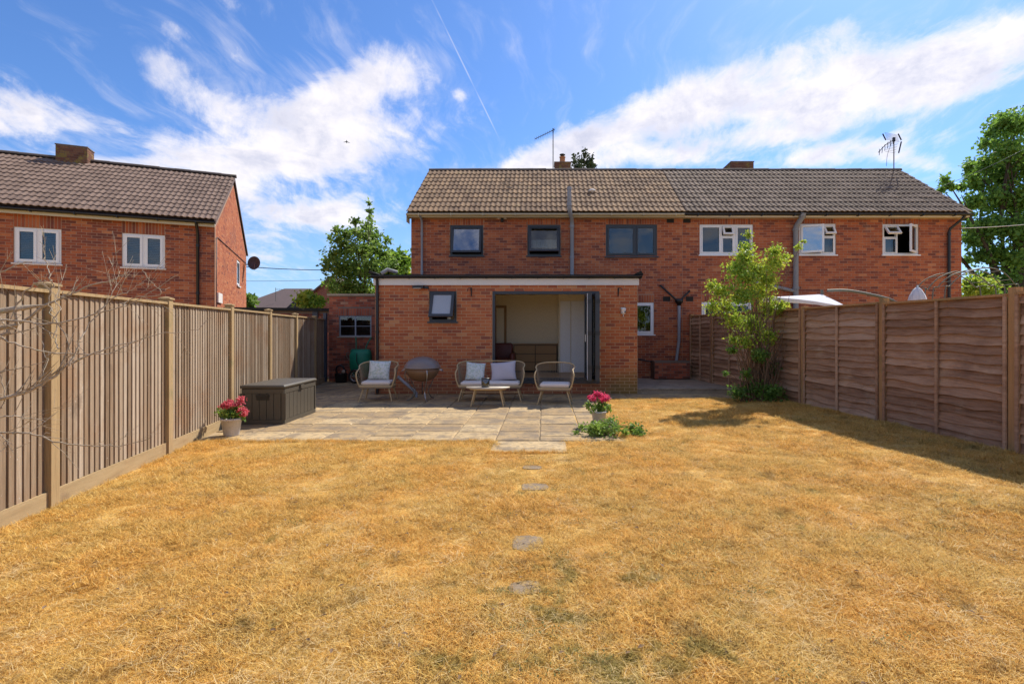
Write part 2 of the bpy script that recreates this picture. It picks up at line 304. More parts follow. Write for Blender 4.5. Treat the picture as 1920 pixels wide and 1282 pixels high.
m_ground = mat('rough_ground', [(.08, .08, .03), (.16, .14, .06), (.22, .17, .08)], scale=.8, rough=1)

# ------------------------------------------------------------------ mesh helpers
class MB:
    def __init__(s): s.v = []; s.f = []; s.s = []; s.sm = []
    def add(s, vs, fs, shade=.5, smooth=False):
        o = len(s.v); s.v += [tuple(v) for v in vs]; s.f += [tuple(i+o for i in f) for f in fs]
        s.s += [shade]*len(fs); s.sm += [smooth]*len(fs); return s
    def box(s, x0, x1, y0, y1, z0, z1, shade=.5, M=None, skip=()):
        vs = [Vector(p) for p in ((x0, y0, z0), (x1, y0, z0), (x1, y1, z0), (x0, y1, z0), (x0, y0, z1), (x1, y0, z1), (x1, y1, z1), (x0, y1, z1))]
        if M is not None: vs = [M @ v for v in vs]
        fs = [(0, 3, 2, 1), (4, 5, 6, 7), (0, 1, 5, 4), (1, 2, 6, 5), (2, 3, 7, 6), (3, 0, 4, 7)]
        return s.add(vs, [f for i, f in enumerate(fs) if i not in skip], shade)
    def tube(s, pts, r, n=8, shade=.5, closed=False, cap=True):
        pts = [Vector(p) for p in pts]; k = len(pts)
        rs = r if isinstance(r, (list, tuple)) else [r]*k
        vs = []; prev = None
        for i, p in enumerate(pts):
            a = pts[(i-1) % k] if (closed or i > 0) else p; b = pts[(i+1) % k] if (closed or i < k-1) else p
            t = (b-a).normalized() if (b-a).length > 1e-9 else Vector((0, 0, 1))
            if prev is None: u = t.orthogonal().normalized()
            else:
                u = prev-t*prev.dot(t); u = u.normalized() if u.length > 1e-6 else t.orthogonal().normalized()
            prev = u; w = t.cross(u)
            for j in range(n):
                a_ = 2*math.pi*j/n; vs.append(p+(u*math.cos(a_)+w*math.sin(a_))*rs[i])
        fs = []
        for i in range(k if closed else k-1):
            for j in range(n):
                i2 = (i+1) % k; fs.append((i*n+j, i*n+(j+1) % n, i2*n+(j+1) % n, i2*n+j))
        s.add(vs, fs, shade, True)
        if cap and not closed:
            s.add(vs[:n], [tuple(range(n))[::-1]], shade); s.add(vs[-n:], [tuple(range(n))], shade)
        return s
    def lathe(s, prof, n=20, c=(0, 0, 0), shade=.5, sx=1, sy=1):
        vs = []; k = len(prof)
        for r, z in prof:
            for j in range(n):
                a = 2*math.pi*j/n; vs.append((c[0]+r*math.cos(a)*sx, c[1]+r*math.sin(a)*sy, c[2]+z))
        fs = [(i*n+j, i*n+(j+1) % n, (i+1)*n+(j+1) % n, (i+1)*n+j) for i in range(k-1) for j in range(n)]
        if prof[0][0] > 1e-4: fs.append(tuple(range(n))[::-1])
        if prof[-1][0] > 1e-4: fs.append(tuple((k-1)*n+j for j in range(n)))
        return s.add(vs, fs, shade, True)
    def mesh(s, name, m):
        me = bpy.data.meshes.new(name); me.from_pydata(s.v, [], s.f)
        a = me.attributes.new('shade', 'FLOAT', 'FACE'); a.data.foreach_set('value', s.s)
        me.polygons.foreach_set('use_smooth', s.sm)
        for x in (m if isinstance(m, (list, tuple)) else [m]): me.materials.append(x)
        me.update(); return me
    def build(s, name, m, parent=None, loc=(0, 0, 0), rot=(0, 0, 0), kind=None):
        return link(name, s.mesh(name, m), parent, loc, rot, kind)
def link(name, me, parent=None, loc=(0, 0, 0), rot=(0, 0, 0), kind=None):
    o = bpy.data.objects.new(name, me); col.objects.link(o); o.location = loc; o.rotation_euler = rot
    if parent is not None: o.parent = parent
    if kind: o['kind'] = kind
    return o
def tag(o, label, cat, group=None):
    o['label'] = label; o['category'] = cat
    if group: o['group'] = group
    return o
def thing(name, label, cat, loc=(0, 0, 0), rz=0, group=None):
    o = bpy.data.objects.new(name, None); col.objects.link(o); o.location = loc; o.rotation_euler = (0, 0, rz)
    o.empty_display_size = .2
    return tag(o, label, cat, group)
def struct(name, mb, m, **k):
    return mb.build(name, m, kind='structure', **k)
def bez(p0, p1, p2, n=8):
    p0, p1, p2 = map(Vector, (p0, p1, p2))
    return [p0*(1-t)**2+p1*2*t*(1-t)+p2*t*t for t in [i/n for i in range(n+1)]]
def spline(pts, sub=5):
    pts = [Vector(p) for p in pts]; out = []
    for i in range(len(pts)-1):
        p0 = pts[max(i-1, 0)]; p1 = pts[i]; p2 = pts[i+1]; p3 = pts[min(i+2, len(pts)-1)]
        for k in range(sub):
            t = k/sub
            out.append(.5*((2*p1)+(p2-p0)*t+(2*p0-5*p1+4*p2-p3)*t*t+(3*p1-p0-3*p2+p3)*t**3))
    out.append(pts[-1]); return out

# ------------------------------------------------------------------ brick walls with openings
def wall_mesh(W, H, holes, T=.10, v0=0.0):
    xs = sorted({0, W, *[h[0] for h in holes], *[h[1] for h in holes]}); zs = sorted({v0, H, *[h[2] for h in holes], *[h[3] for h in holes]})
    xs = [x for x in xs if 0 <= x <= W]; zs = [z for z in zs if v0 <= z <= H]
    mb = MB(); nx, nz = len(xs)-1, len(zs)-1
    def solid(i, k):
        if i < 0 or k < 0 or i >= nx or k >= nz: return False
        cx, cz = (xs[i]+xs[i+1])/2, (zs[k]+zs[k+1])/2
        return not any(h[0] < cx < h[1] and h[2] < cz < h[3] for h in holes)
    for i in range(nx):
        for k in range(nz):
            if not solid(i, k): continue
            a, b, c, d = xs[i], xs[i+1], zs[k], zs[k+1]
            mb.add([(a, 0, c), (b, 0, c), (b, 0, d), (a, 0, d)], [(0, 1, 2, 3)])
            mb.add([(a, T, c), (b, T, c), (b, T, d), (a, T, d)], [(3, 2, 1, 0)])
            if not solid(i-1, k): mb.add([(a, 0, c), (a, 0, d), (a, T, d), (a, T, c)], [(0, 1, 2, 3)])
            if not solid(i+1, k): mb.add([(b, 0, c), (b, T, c), (b, T, d), (b, 0, d)], [(0, 1, 2, 3)])
            if not solid(i, k-1): mb.add([(a, 0, c), (a, T, c), (b, T, c), (b, 0, c)], [(0, 1, 2, 3)])
            if not solid(i, k+1): mb.add([(a, 0, d), (b, 0, d), (b, T, d), (a, T, d)], [(0, 1, 2, 3)])
    return mb
_brickcache = {}
def brick_mesh(w, h, q, m):
    key = (round(w, 3), round(h, 3), q, m.name)
    if key not in _brickcache:
        _brickcache[key] = MB().box(0, w, -.0035, .01, 0, h, q/11, skip=(4,)).mesh('brick', m)
    return _brickcache[key]
def lay_bricks(root, org, ang, W, H, holes, mb_, soldiers=(), vis=None, nparts=300, shade=(.5, .24), v0=0.0, clipx=None, darks=.22):
    """org and ang in the thing's own frame; u runs along the wall, outward is to its right hand"""
    rows = int((H-v0)/.075+.001); G = .013; items = []
    for r in range(rows):
        z = v0+r*.075; off = 0 if r % 2 else -.1125
        u = off; spans = []
        while u < W:
            a, b = max(u, 0), min(u+.225, W); u += .225
            if clipx:
                lo, hi = clipx(z+.04); a, b = max(a, lo), min(b, hi)
            if b-a < .03: continue
            segs = [(a, b)]
            for h in list(holes)+list(soldiers):
                if h[2] < z+.05 and h[3] > z+.02:
                    ns = []
                    for (c, d) in segs:
                        if h[1] <= c or h[0] >= d: ns.append((c, d)); continue
                        if h[0]-c > .03: ns.append((c, h[0]))
                        if d-h[1] > .03: ns.append((h[1], d))
                    segs = ns
            spans += segs
        for (a, b) in spans: items.append((a+G/2, z+G/2, b-a-G, .065))
    for h in soldiers:
        n = max(1, round((h[1]-h[0])/.075)); w = (h[1]-h[0])/n
        for i in range(n): items.append((h[0]+i*w+G/2, h[2]+G/2, w-G, h[3]-h[2]-G))
    ca, sa = math.cos(ang), math.sin(ang)
    Mw = root.matrix_basis
    sc = []
    for it in items:
        u, z, w, h = it
        p = Mw @ Vector((org[0]+ca*(u+w/2), org[1]+sa*(u+w/2), org[2]+z))
        px = CX+F*p.x/p.y; py = CY-F*(p.z-CAMH)/p.y
        ok = 0 <= px <= 1920 and 0 <= py <= 1282 and (vis is None or vis(px, py))
        sc.append((-(w*h)/(p.y**2) if ok else 1, px))
    order = sorted(range(len(items)), key=lambda i: sc[i][0])
    single = set(order[:nparts]) if nparts else set()
    rest = MB()
    for i, (u, z, w, h) in enumerate(items):
        s = random.gauss(*shade)
        if random.random() < darks: s -= .38
        s = min(1, max(0, s)); pr = random.uniform(-.0012, .0012)
        if i in single and sc[i][0] < 0:
            link('brick', brick_mesh(round(w, 2) if abs(w-.215) > .003 else .215, h, int(s*11), mb_), root,
                 (org[0]+ca*u+sa*(-pr)*-1*0+(-sa)*pr, org[1]+sa*u+ca*pr, org[2]+z), (0, 0, ang))
        else: rest.box(u, u+w, -.0035+pr, .01, z, z+h, s, skip=(4,))
    if rest.f: rest.build('brickwork', mb_, root, org, (0, 0, ang), kind='stuff')

def bars(mb, w, h, t, y0, y1, x0=0, z0=0):
    mb.box(x0, x0+w, y0, y1, z0, z0+t); mb.box(x0, x0+w, y0, y1, z0+h-t, z0+h)
    mb.box(x0, x0+t, y0, y1, z0+t, z0+h-t); mb.box(x0+w-t, x0+w, y0, y1, z0+t, z0+h-t); return mb
def window(root, org, ang, u0, u1, h0, h1, mf, lights, t=.055, sill=None, label=None, gl=None, depth=.02, back=None):
    ca, sa = math.cos(ang), math.sin(ang)
    w, h = u1-u0-.006, h1-h0-.006
    f = MB(); bars(f, w, h, t, 0, .07)
    for L in lights:
        if L.get('mull'): f.box(*L['mull'])
    loc = (org[0]+ca*(u0+.003)-sa*depth, org[1]+sa*(u0+.003)+ca*depth, org[2]+h0+.003)
    wo = f.build('window', mf, root, loc, (0, 0, ang))
    if label: wo['label'] = label
    for L in lights:
        if L.get('mull'): continue
        x0, x1, z0, z1 = L['r']; kind = L.get('k', 'fixed'); a = R(L.get('a', 0)); st = L.get('t', .05); g = L.get('g', gl or m_glass)
        W_, H_ = x1-x0, z1-z0
        if kind == 'top': o = (x0, -.012, z1); rot = (-a, 0, 0); bx, bz = 0, -H_
        elif kind == 'left': o = (x0, -.012, z0); rot = (0, 0, -a); bx, bz = 0, 0
        elif kind == 'right': o = (x1, -.012, z0); rot = (0, 0, a); bx, bz = -W_, 0
        else: o = (x0, .0, z0); rot = (0, 0, 0); bx, bz = 0, 0
        yb = 0.0 if kind != 'fixed' or st > .02 else .02
        if kind != 'fixed' or L.get('sash', True):
            sm_ = bars(MB(), W_, H_, st, -.022 if kind == 'fixed' else -.02, -.001 if kind == 'fixed' else .03, bx, bz)
            sm_.build('sash', mf, wo, o, rot)
        else: st = 0
        pm = MB().box(bx+st-.003*(st > 0), bx+W_-st+.003*(st > 0), .004, .012, bz+st-.003*(st > 0), bz+H_-st+.003*(st > 0))
        pm.build('pane', g, wo, o, rot)
    if sill: MB().box(-.04, w+.04, -.05-depth, .02-.022, -.035, -.001).build('sill', sill, wo)
    if back:
        kind_, mm = back
        if kind_ == 'blind':
            for (x0, x1) in ((t, w/2-.02), (w/2+.02, w-t)):
                b = MB(); n = 17
                for i in range(n):
                    z = t+.02+(h-2*t-.04)*i/n
                    b.add([(x0, .10, z), (x1, .10, z), (x1, .125, z+.028), (x0, .125, z+.028)], [(0, 1, 2, 3)])
                b.build('blind', mm, wo)
        elif kind_ == 'dark': pass
        elif kind_ == 'curtain':
            b = MB(); n = 24; x0, x1, z0, z1 = mm
            vs = []
            for i in range(n+1):
                x = x0+(x1-x0)*i/n; y = .16+.02*math.sin(i*1.9)
                vs += [(x, y, z0), (x, y, z1)]
            b.add(vs, [(2*i, 2*i+2, 2*i+3, 2*i+1) for i in range(n)], .5, True); b.build('curtain', m_curtain, wo)
    return wo

# ------------------------------------------------------------------ tiles
def tile_mesh(m, q, L=.385, Wt=.30, rollh=.024, skew=.5):
    n = 12; top = []
    for i in range(n+1):
        x = Wt*i/n; ph = (i % 6)/6
        z = 0 if ph == 0 else rollh*math.sin(math.pi*min(1, ph/.66)) if ph < .67 else 0
        top.append((x, z))
    mb = MB(); k = n+1
    vs = [(x, 0, z+.030) for x, z in top]+[(x, L, z+.006) for x, z in top]+[(x, 0.004, z+.010) for x, z in top]
    mb.add(vs, [(i, i+1, k+i+1, k+i) for i in range(n)], q, False)
    mb.add(vs, [(2*k+i, 2*k+i+1, i+1, i) for i in range(n)], q, False)
    mb.add([vs[0], vs[k], vs[2*k]], [(0, 1, 2)], q); mb.add([vs[n], vs[k+n], vs[2*k+n]], [(0, 2, 1)], q)
    return mb.mesh('roof_tile', m)
def tile_roof(root, x0, ncol, yE, zE, pitch, nrow, m, gauge=.345, W=.30):
    variants = [tile_mesh(m, (i+.5)/8) for i in range(8)]
    cp, sp = math.cos(pitch), math.sin(pitch)
    for r in range(nrow):
        for c in range(ncol):
            s = r*gauge; j = random.uniform(-.004, .004); lift = .012+random.uniform(0, .004)
            link('roof_tile', random.choice(variants), root, (x0+c*W+random.uniform(-.002, .002), yE+(s+j)*cp-lift*sp, zE+(s+j)*sp+lift*cp),
                 (pitch+random.uniform(-.006, .006), random.uniform(-.004, .004), random.uniform(-.006, .006)))
def ridge(root, x0, x1, y, z, m, L=.45, r=.11):
    n = max(1, round((x1-x0)/L)); w = (x1-x0)/n
    mb = MB(); vs = []
    for x in (0, w+.015):
        for i in range(9):
            a = math.pi*i/8; rr = r*(1 if x == 0 else 1.04); vs.append((x, rr*math.cos(a), rr*math.sin(a)*.85))
    mb.add(vs, [(i, i+1, 10+i, 9+i) for i in range(8)], .5, True); mb.add(vs[:9], [tuple(range(9))]); mb.add(vs[9:], [tuple(range(9))[::-1]])
    me = mb.mesh('ridge_tile', m)
    for i in range(n):
        link('ridge_tile', me, root, (x0+i*w, y, z+random.uniform(-.006, .006)), (0, random.uniform(-.006, .006), 0))
def gutter(root, x0, x1, y, z, m, brackets=True, r=.055, bm=None):
    mb = MB(); n = 8; vs = []
    for x in (x0, x1):
        for i in range(n+1):
            a = math.pi+math.pi*i/n; vs.append((x, y+r*math.cos(a), z+r*math.sin(a)))
        for i in range(n+1):
            a = 2*math.pi-math.pi*i/n; vs.append((x, y+(r-.008)*math.cos(a), z+(r-.008)*math.sin(a)))
    k = 2*(n+1); mb.add(vs, [(i, (i+1) % k, k+(i+1) % k, k+i) for i in range(k)], .5, True)
    mb.add(vs[:k], [tuple(range(k))[::-1]]); mb.add(vs[k:], [tuple(range(k))])
    g = mb.build('gutter', m, root)
    if brackets:
        x = x0+.35
        while x < x1:
            MB().box(x, x+.025, y-r-.006, y+r+.006, z-r-.012, z+.01).build('bracket', bm or m, g); x += .92
    return g
def pipe(root, pts, r, m, name='drainpipe', collars=(), sub=1):
    p = MB().tube(spline(pts, sub) if sub > 1 else pts, r, 10).build(name, m, root)
    for (c, ax) in collars:
        c = Vector(c); d = Vector(ax).normalized()
        MB().tube([c-d*.035, c+d*.035], r*1.22, 10).build('collar', m, p)
    return p

# ------------------------------------------------------------------ the two semi-detached houses
HX, HY = -3.89, 15.0
PITCH = math.atan2(7.0-4.86, 3.0)
def house(name, label, x0, W, holes, soldiers, tm, vis, gmat, ncol, darks):
    h = thing(name, label, 'house', (x0, HY, 0))
    H = 4.80
    wall_mesh(W, H, holes).build('wall', m_mort, h)
    lay_bricks(h, (0, 0, 0), 0, W, H, holes, m_brick, soldiers, vis, shade=(.52, .2), darks=darks*.7)
    return h
def sol(h): return (h[0]-.0, h[1]+.0, h[3], h[3]+.225) if h[3]+.225 < 4.8 else (h[0], h[1], h[3], 4.8)
PX = 4.05
WL = PX-HX; WR = 12.23-PX
hl = [(-2.75-HX, -1.78-HX, 3.67, 4.57), (-.484-HX, .484-HX, 3.67, 4.58), (1.81-HX, 3.31-HX, 3.65, 4.59), (2.32-HX, 3.22-HX, 1.37, 2.31)]
hr = [(4.56-PX, 6.125-PX, 3.70, 4.59), (7.48-PX, 8.55-PX, 3.70, 4.61), (9.92-PX, 10.97-PX, 3.70, 4.60), (4.62-PX, 6.1-PX, 1.35, 2.32)]
houseL = house('brick_house', 'brick semi-detached house with lichened brown tiles and dark grey windows behind the flat-roofed extension', HX, WL, hl, [sol(x) for x in hl],
               m_tile_lichen, lambda x, y: not (700 < x < 1200 and y > 512), None, 27, .25)
houseR = house('brick_house', 'right-hand semi-detached brick house with cleaner grey-brown roof and open white windows', PX, WR, hr, [sol(x) for x in hr],
               m_tile_brown, lambda x, y: not (y > 570 or (1330 < x < 1500 and y > 470)), None, 27, .3)
for o_, W_, x0_ in ((houseL, WL, HX), (houseR, WR, PX)):
    left = o_ is houseL
    # shell: back wall, outer side wall, deck
    b = MB(); b.box(0, W_, 5.9, 6.0, 0, 4.8)
    xs = (0, .1) if left else (W_-.1, W_)
    b.box(xs[0], xs[1], .11, 5.88, 0, 4.8)
    b.add([(xs[0], 0.0, 4.802), (xs[0], 5.9, 4.802), (xs[0], 2.65, 6.83), (xs[1], 0.0, 4.802), (xs[1], 5.9, 4.802), (xs[1], 2.65, 6.83)],
          [(0, 2, 1), (3, 4, 5), (0, 3, 5, 2), (2, 5, 4, 1), (0, 1, 4, 3)])
    b.build('outer_wall', m_brick_plain, o_)
    xa, xb = (-.05, W_) if left else (0.002, W_+.03)
    d = MB(); d.add([(xa, -.33, 4.84), (xb, -.33, 4.84), (xb, 2.65, 6.965), (xa, 2.65, 6.965), (xa, 6.2, 4.6), (xb, 6.2, 4.6)], [(0, 1, 2, 3), (3, 2, 5, 4)])
    d.add([(xa, -.33, 4.80), (xb, -.33, 4.80), (xb, 2.65, 6.92), (xa, 2.65, 6.92), (xa, 6.2, 4.55), (xb, 6.2, 4.55)], [(3, 2, 1, 0), (4, 5, 2, 3)])
    for x in (xa, xb): d.add([(x, -.33, 4.84), (x, 2.65, 6.965), (x, 6.2, 4.6), (x, 6.2, 4.55), (x, 2.65, 6.92), (x, -.33, 4.80)], [(0, 1, 4, 5), (1, 2, 3, 4)])
    d.build('roof', m_tile_brown, o_)
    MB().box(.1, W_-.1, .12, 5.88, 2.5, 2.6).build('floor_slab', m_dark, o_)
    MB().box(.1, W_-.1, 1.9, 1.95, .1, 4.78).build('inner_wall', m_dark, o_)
    MB().box(-.04 if left else 0.003, W_+(0 if left else .03), -.25, -.22, 4.752, 4.842).build('fascia_board', m_cream if left else m_fascia, o_)
    MB().box(-.04 if left else 0.003, W_+(0 if left else .03), -.219, .0, 4.756, 4.776).build('soffit', m_cream, o_)
tile_roof(houseL, -.05, 27, -.36, 4.86, PITCH, 10, m_tile_lichen, gauge=.352, W=(WL+.04)/27)
tile_roof(houseR, .012, 27, -.36, 4.86, PITCH, 10, m_tile_brown, gauge=.352, W=(WR+.02)/27)
# top course, cut short under the ridge
for o_, m_, W_ in ((houseL, m_tile_lichen, WL), (houseR, m_tile_brown, WR)):
    pass
ridge(houseL, -.06, WL, 2.65, 6.97, m_ridge); ridge(houseR, 0.01, WR+.03, 2.65, 6.97, m_ridge)
gutter(houseL, -.06, WL-.03, -.315, 4.835, m_cream, True, .05); gutter(houseR, .0, WR+.06, -.315, 4.835, m_black)
# verge pointing on the left gable
MB().box(-.055, -.045, -.33, 0.0, 4.6, 4.8).build('bargeboard', m_cream, houseL)

def two_light(w, h, g, t=.055, st=.055):
    m = w/2
    return [{'mull': (m-.03, m+.03, 0, .065, t, h-t)}, {'r': (t, m-.03, t, h-t), 't': st, 'g': g}, {'r': (m+.03, w-t, t, h-t), 't': st, 'g': g}]
O0 = (0, 0, 0)
w, h = .964, .894
window(houseL, O0, 0, *hl[0], m_anth, [{'r': (.05, w-.05, .05, h-.05), 'k': 'top', 'a': 14, 'g': m_glass_blue, 't': .06}], sill=m_anth)
window(houseL, O0, 0, *hl[1], m_anth, [{'r': (.05, w-.05, .05, h-.05), 'k': 'top', 'a': 20, 'g': m_glass, 't': .06}], sill=m_anth, back=('curtain', (.08, .88, .26, .50)))
w, h = 1.494, .934
window(houseL, O0, 0, *hl[2], m_anth, [{'mull': (.84, .90, 0, .065, .055, h-.055)}, {'r': (.055, .84, .055, h-.055), 't': .045}, {'r': (.90, w-.055, .055, h-.055), 't': .045}], sill=m_anth)
window(houseL, O0, 0, *hl[3], m_white, [{'r': (.05, .844, .05, .884), 't': .045}], sill=m_white)
w, h = 1.559, .884
window(houseR, O0, 0, *hr[0], m_white, [{'mull': (.60, .66, 0, .065, .055, h-.055)}, {'mull': (.98, 1.07, 0, .065, .055, h-.055)}, {'mull': (.66, .98, 0, .06, .5, .56)},
       {'r': (.055, .60, .055, h-.055), 't': .03}, {'r': (.66, .98, .055, .5), 't': .02}, {'r': (.665, .975, .56, h-.055), 'k': 'top', 'a': 24, 't': .05}, {'r': (1.07, w-.055, .055, h-.055), 't': .04}], sill=m_white)
w, h = 1.064, .904
window(houseR, O0, 0, *hr[1], m_white, [{'mull': (.64, .70, 0, .065, .055, h-.055)}, {'mull': (.70, w-.055, 0, .06, .50, .56)},
       {'r': (.05, .65, .05, h-.05), 'k': 'left', 'a': 26, 't': .055, 'g': m_glass_blue}, {'r': (.70, w-.055, .055, .5), 't': .02}, {'r': (.70, w-.05, .56, h-.05), 'k': 'top', 'a': 30, 't': .05}],
       sill=m_white, back=('curtain', (.66, 1.0, .06, .5)))
w, h = 1.044, .894
window(houseR, O0, 0, *hr[2], m_white, [{'mull': (.40, .45, 0, .065, .055, h-.055)}, {'mull': (.055, .40, 0, .06, .48, .53)},
       {'r': (.055, .40, .055, .48), 't': .02}, {'r': (.05, .44, .53, h-.05), 'k': 'top', 'a': 38, 't': .05}, {'r': (.45, w-.05, .05, h-.05), 'k': 'right', 'a': 40, 't': .055}],
       sill=m_white, back=('curtain', (.06, .38, .06, .5)))
w, h = 1.474, .964
window(houseR, O0, 0, *hr[3], m_white, two_light(w, h, m_glass), sill=m_white)
# air bricks
def airbrick(root, u, z):
    b = MB().box(u, u+.215, -.012, .008, z, z+.14, .5)
    for i in range(5): b.box(u+.02+i*.038, u+.04+i*.038, -.016, -.0125, z+.02, z+.12, .2)
    b.build('air_brick', m_dark, root)
airbrick(houseL, (1250-CX)/64-HX, (CY-418)/64+CAMH); airbrick(houseR, (1281-CX)/64-PX, (CY-418)/64+CAMH)
airbrick(houseL, (1243-CX)/64-HX, (CY-565)/64+CAMH); airbrick(houseR, (1286-CX)/64-PX, (CY-565)/64+CAMH)
# pipes of the left semi
def U(px, z=64.0): return (px-CX)/z
x = U(792)-HX
pipe(houseL, [(x, -.315, 4.80), (x, -.12, 4.70), (x+.0, -.07, 4.62), (x, -.07, 2.80)], .034, m_grey, collars=[((x, -.07, 4.3), (0, 0, 1)), ((x, -.07, 3.2), (0, 0, 1))])
x = U(1069)-HX
pipe(houseL, [(x-.05, -.50, 5.55), (x-.05, -.50, 4.98), (x-.03, -.44, 4.86), (x+.03, -.2, 4.72), (x+.05, -.09, 4.60), (x+.05, -.09, 2.82)], .058, m_grey, 'soil_pipe',
     collars=[((x-.05, -.50, 5.5), (0, 0, 1)), ((x-.05, -.5, 5.05), (0, 0, 1)), ((x+.05, -.09, 4.52), (0, 0, 1)), ((x+.05, -.09, 3.62), (0, 0, 1))])
v = at(1110, 361, 15.86); c_ = MB().lathe([(.07, -.05), (.07, .02), (.11, .03), (.11, .07), (.06, .10), (0, .105)], 14)
c_.build('roof_vent', m_fascia, houseL, (v.x-HX, v.y-HY, v.z+.0))
# black hopper with two arms
x = U(1271)-HX; z = (CY-567)/64+CAMH
hp = MB().lathe([(.05, -.10), (.09, -.02), (.12, .0), (.12, .09), (.10, .10), (.0, .10)], 12, (x, -.13, z)).build('hopper', m_black, houseL)
for q in ((U(1238)-HX, (CY-536)/64+CAMH), (U(1292)-HX, (CY-546)/64+CAMH)):
    MB().tube([(x+(q[0]-x)*.12, -.09, z+.06), (q[0], -.07, q[1]), (q[0], .01, q[1]+.01)], .028, 8).build('waste_pipe', m_black, houseL)
pipe(houseL, [(x, -.13, z-.08), (x, -.13, 1.2), (x-.09, -.13, .5)], .045, m_grey)
MB().tube(spline([(U(1196)-HX, -.12, .66), (U(1205)-HX, -.13, .62), (U(1222)-HX, -.13, .55), (U(1227)-HX, -.13, .25)], 5), .02, 8).build('hose', m_black, houseL)
# right semi: soil stack with a branch, black downpipe
x = U(1489)-PX
pipe(houseR, [(x+.10, -.34, 4.86), (x+.09, -.3, 4.75), (x, -.12, 4.50), (x, -.10, 4.4), (x, -.10, .1)], .075, m_greyd, 'soil_pipe', collars=[((x+.09, -.3, 4.78), (0, .2, 1)), ((x, -.1, 4.42), (0, 0, 1)), ((x, -.1, 2.72), (0, 0, 1))])
pipe(houseR, [(U(1415)-PX, -.02, (CY-530)/64+CAMH), (U(1420)-PX, -.10, (CY-531)/64+CAMH), (x, -.10, (CY-547)/64+CAMH)], .05, m_greyd, 'waste_pipe')
x = U(1776)-PX
pipe(houseR, [(x+.28, -.315, 4.80), (x+.25, -.25, 4.70), (x+.02, -.09, 4.45), (x, -.07, 4.35), (x, -.07, .1)], .04, m_black, collars=[((x, -.07, 4.3), (0, 0, 1)), ((x, -.07, 2.9), (0, 0, 1))])
# chimneys
def chimney(root, px0, px1, pyt, Y, hw, m=m_brick_chim, org=None):
    if org is None:
        a = at(px0, pyt, Y); b = at(px1, pyt, Y); x0, x1 = a.x-root.location.x, b.x-root.location.x; y0 = Y-HY; zt = a.z
    else: x0, x1, y0, zt = org
    zb = 6.5; c = MB().box(x0, x1, y0, y0+hw, zb, zt)
    ch = c.build('chimney', m_mort_dark, root)
    b = MB(); n = 0; z = zb+.01
    while z < zt-.05:
        off = .1125 if n % 2 else 0
        for (s0, s1, fix, ax) in ((x0, x1, y0-.006, 0), (y0, y0+hw, x1+.006, 1), (y0, y0+hw, x0-.006, 1)):
            u = s0-off
            while u < s1:
                a_, b_ = max(u, s0)+.005, min(u+.225, s1)-.005; u += .225
                if b_-a_ < .03: continue
                s = random.random()
                if ax == 0: b.box(a_, b_, fix, fix+.004, z, z+.065, s)
                else: b.box(min(fix, fix-.004 if fix > x0 else fix+.004), max(fix, fix-.004 if fix > x0 else fix+.004), a_, b_, z, z+.065, s)
        z += .075; n += 1
    b.build('chimney_brickwork', m, ch, kind='stuff')
    MB().box(x0-.02, x1+.02, y0-.02, y0+hw+.02, zt, zt+.03).build('chimney_cap', m_mort_dark, ch)
    return ch, (x0+x1)/2, y0+hw/2, zt
ch, cx_, cy_, zt = chimney(houseL, 1040, 1070, 305, 18.0, .5)
MB().lathe([(.11, .03), (.12, .06), (.10, .10), (.09, .24), (.11, .25), (.11, .28), (.08, .28)], 14, (cx_, cy_, zt)).build('chimney_pot', m_clay, ch)
MB().lathe([(.05, .27), (.06, .33), (.10, .34), (.10, .37), (.02, .40), (0, .40)], 12, (cx_, cy_, zt)).build('cowl', m_black, ch)
chimney(houseR, 1371, 1413, 304, 18.3, .9)

# ------------------------------------------------------------------ extension
EX0, EX1, EY = -3.96, 2.19, 12.0
ext = thing('brick_extension', 'single-storey flat-roofed brick extension with wide folding doors standing open', 'extension', (EX0, EY, 0))
EW = EX1-EX0
eh = [(-2.69-EX0, -2.05-EX0, 1.69, 2.42), (-1.21-EX0, 1.30-EX0, .33, 2.42)]
wall_mesh(EW, 2.56, eh, .14).build('wall', m_mort_ext, ext)
lay_bricks(ext, (0, 0, 0), 0, EW, 2.55, eh, m_brick_ext, (), lambda x, y: not (y > 735), shade=(.55, .2), darks=.14)
s = MB(); s.box(0, .1, .15, 2.95, 0, 2.56); s.box(EW-.1, EW, .15, 2.95, 0, 2.56)
s.build('side_wall', m_brick_plain, ext)
r_ = MB(); r_.box(-.04, EW+.06, -.05, 2.96, 2.70, 2.79); r_.build('flat_roof', m_felt, ext)
MB().box(-.03, EW+.03, -.035, -.012, 2.545, 2.715).build('fascia_board', m_fascia, ext)
MB().box(0.0, EW, -.011, 2.96, 2.563, 2.69).build('roof_deck', m_dark, ext)
g = gutter(ext, -.06, EW+.09, -.10, 2.765, m_black, False, .055)
for i in range(11):
    x = .2+i*.6; MB().box(x, x+.02, -.15, -.035, 2.69, 2.708).build('bracket', m_black, g)
e = MB(); e.add([(-.10, -.14, 2.80), (.12, -.14, 2.79), (-.10, .5, 2.80), (-.10, -.14, 2.88), (-.10, .5, 2.88), (.12, .5, 2.79)], [(0, 1, 3), (3, 1, 5, 4), (0, 3, 4, 2), (2, 4, 5)])
e.add([(EW+.12, -.14, 2.78), (EW-.1, -.14, 2.79), (EW+.12, .5, 2.78), (EW+.06, -.14, 2.87), (EW+.06, .5, 2.87), (EW-.1, .5, 2.79)], [(0, 3, 1), (3, 4, 5, 1), (0, 2, 4, 3), (2, 5, 4)])
e.build('upturned_felt_edge', m_felt, ext)
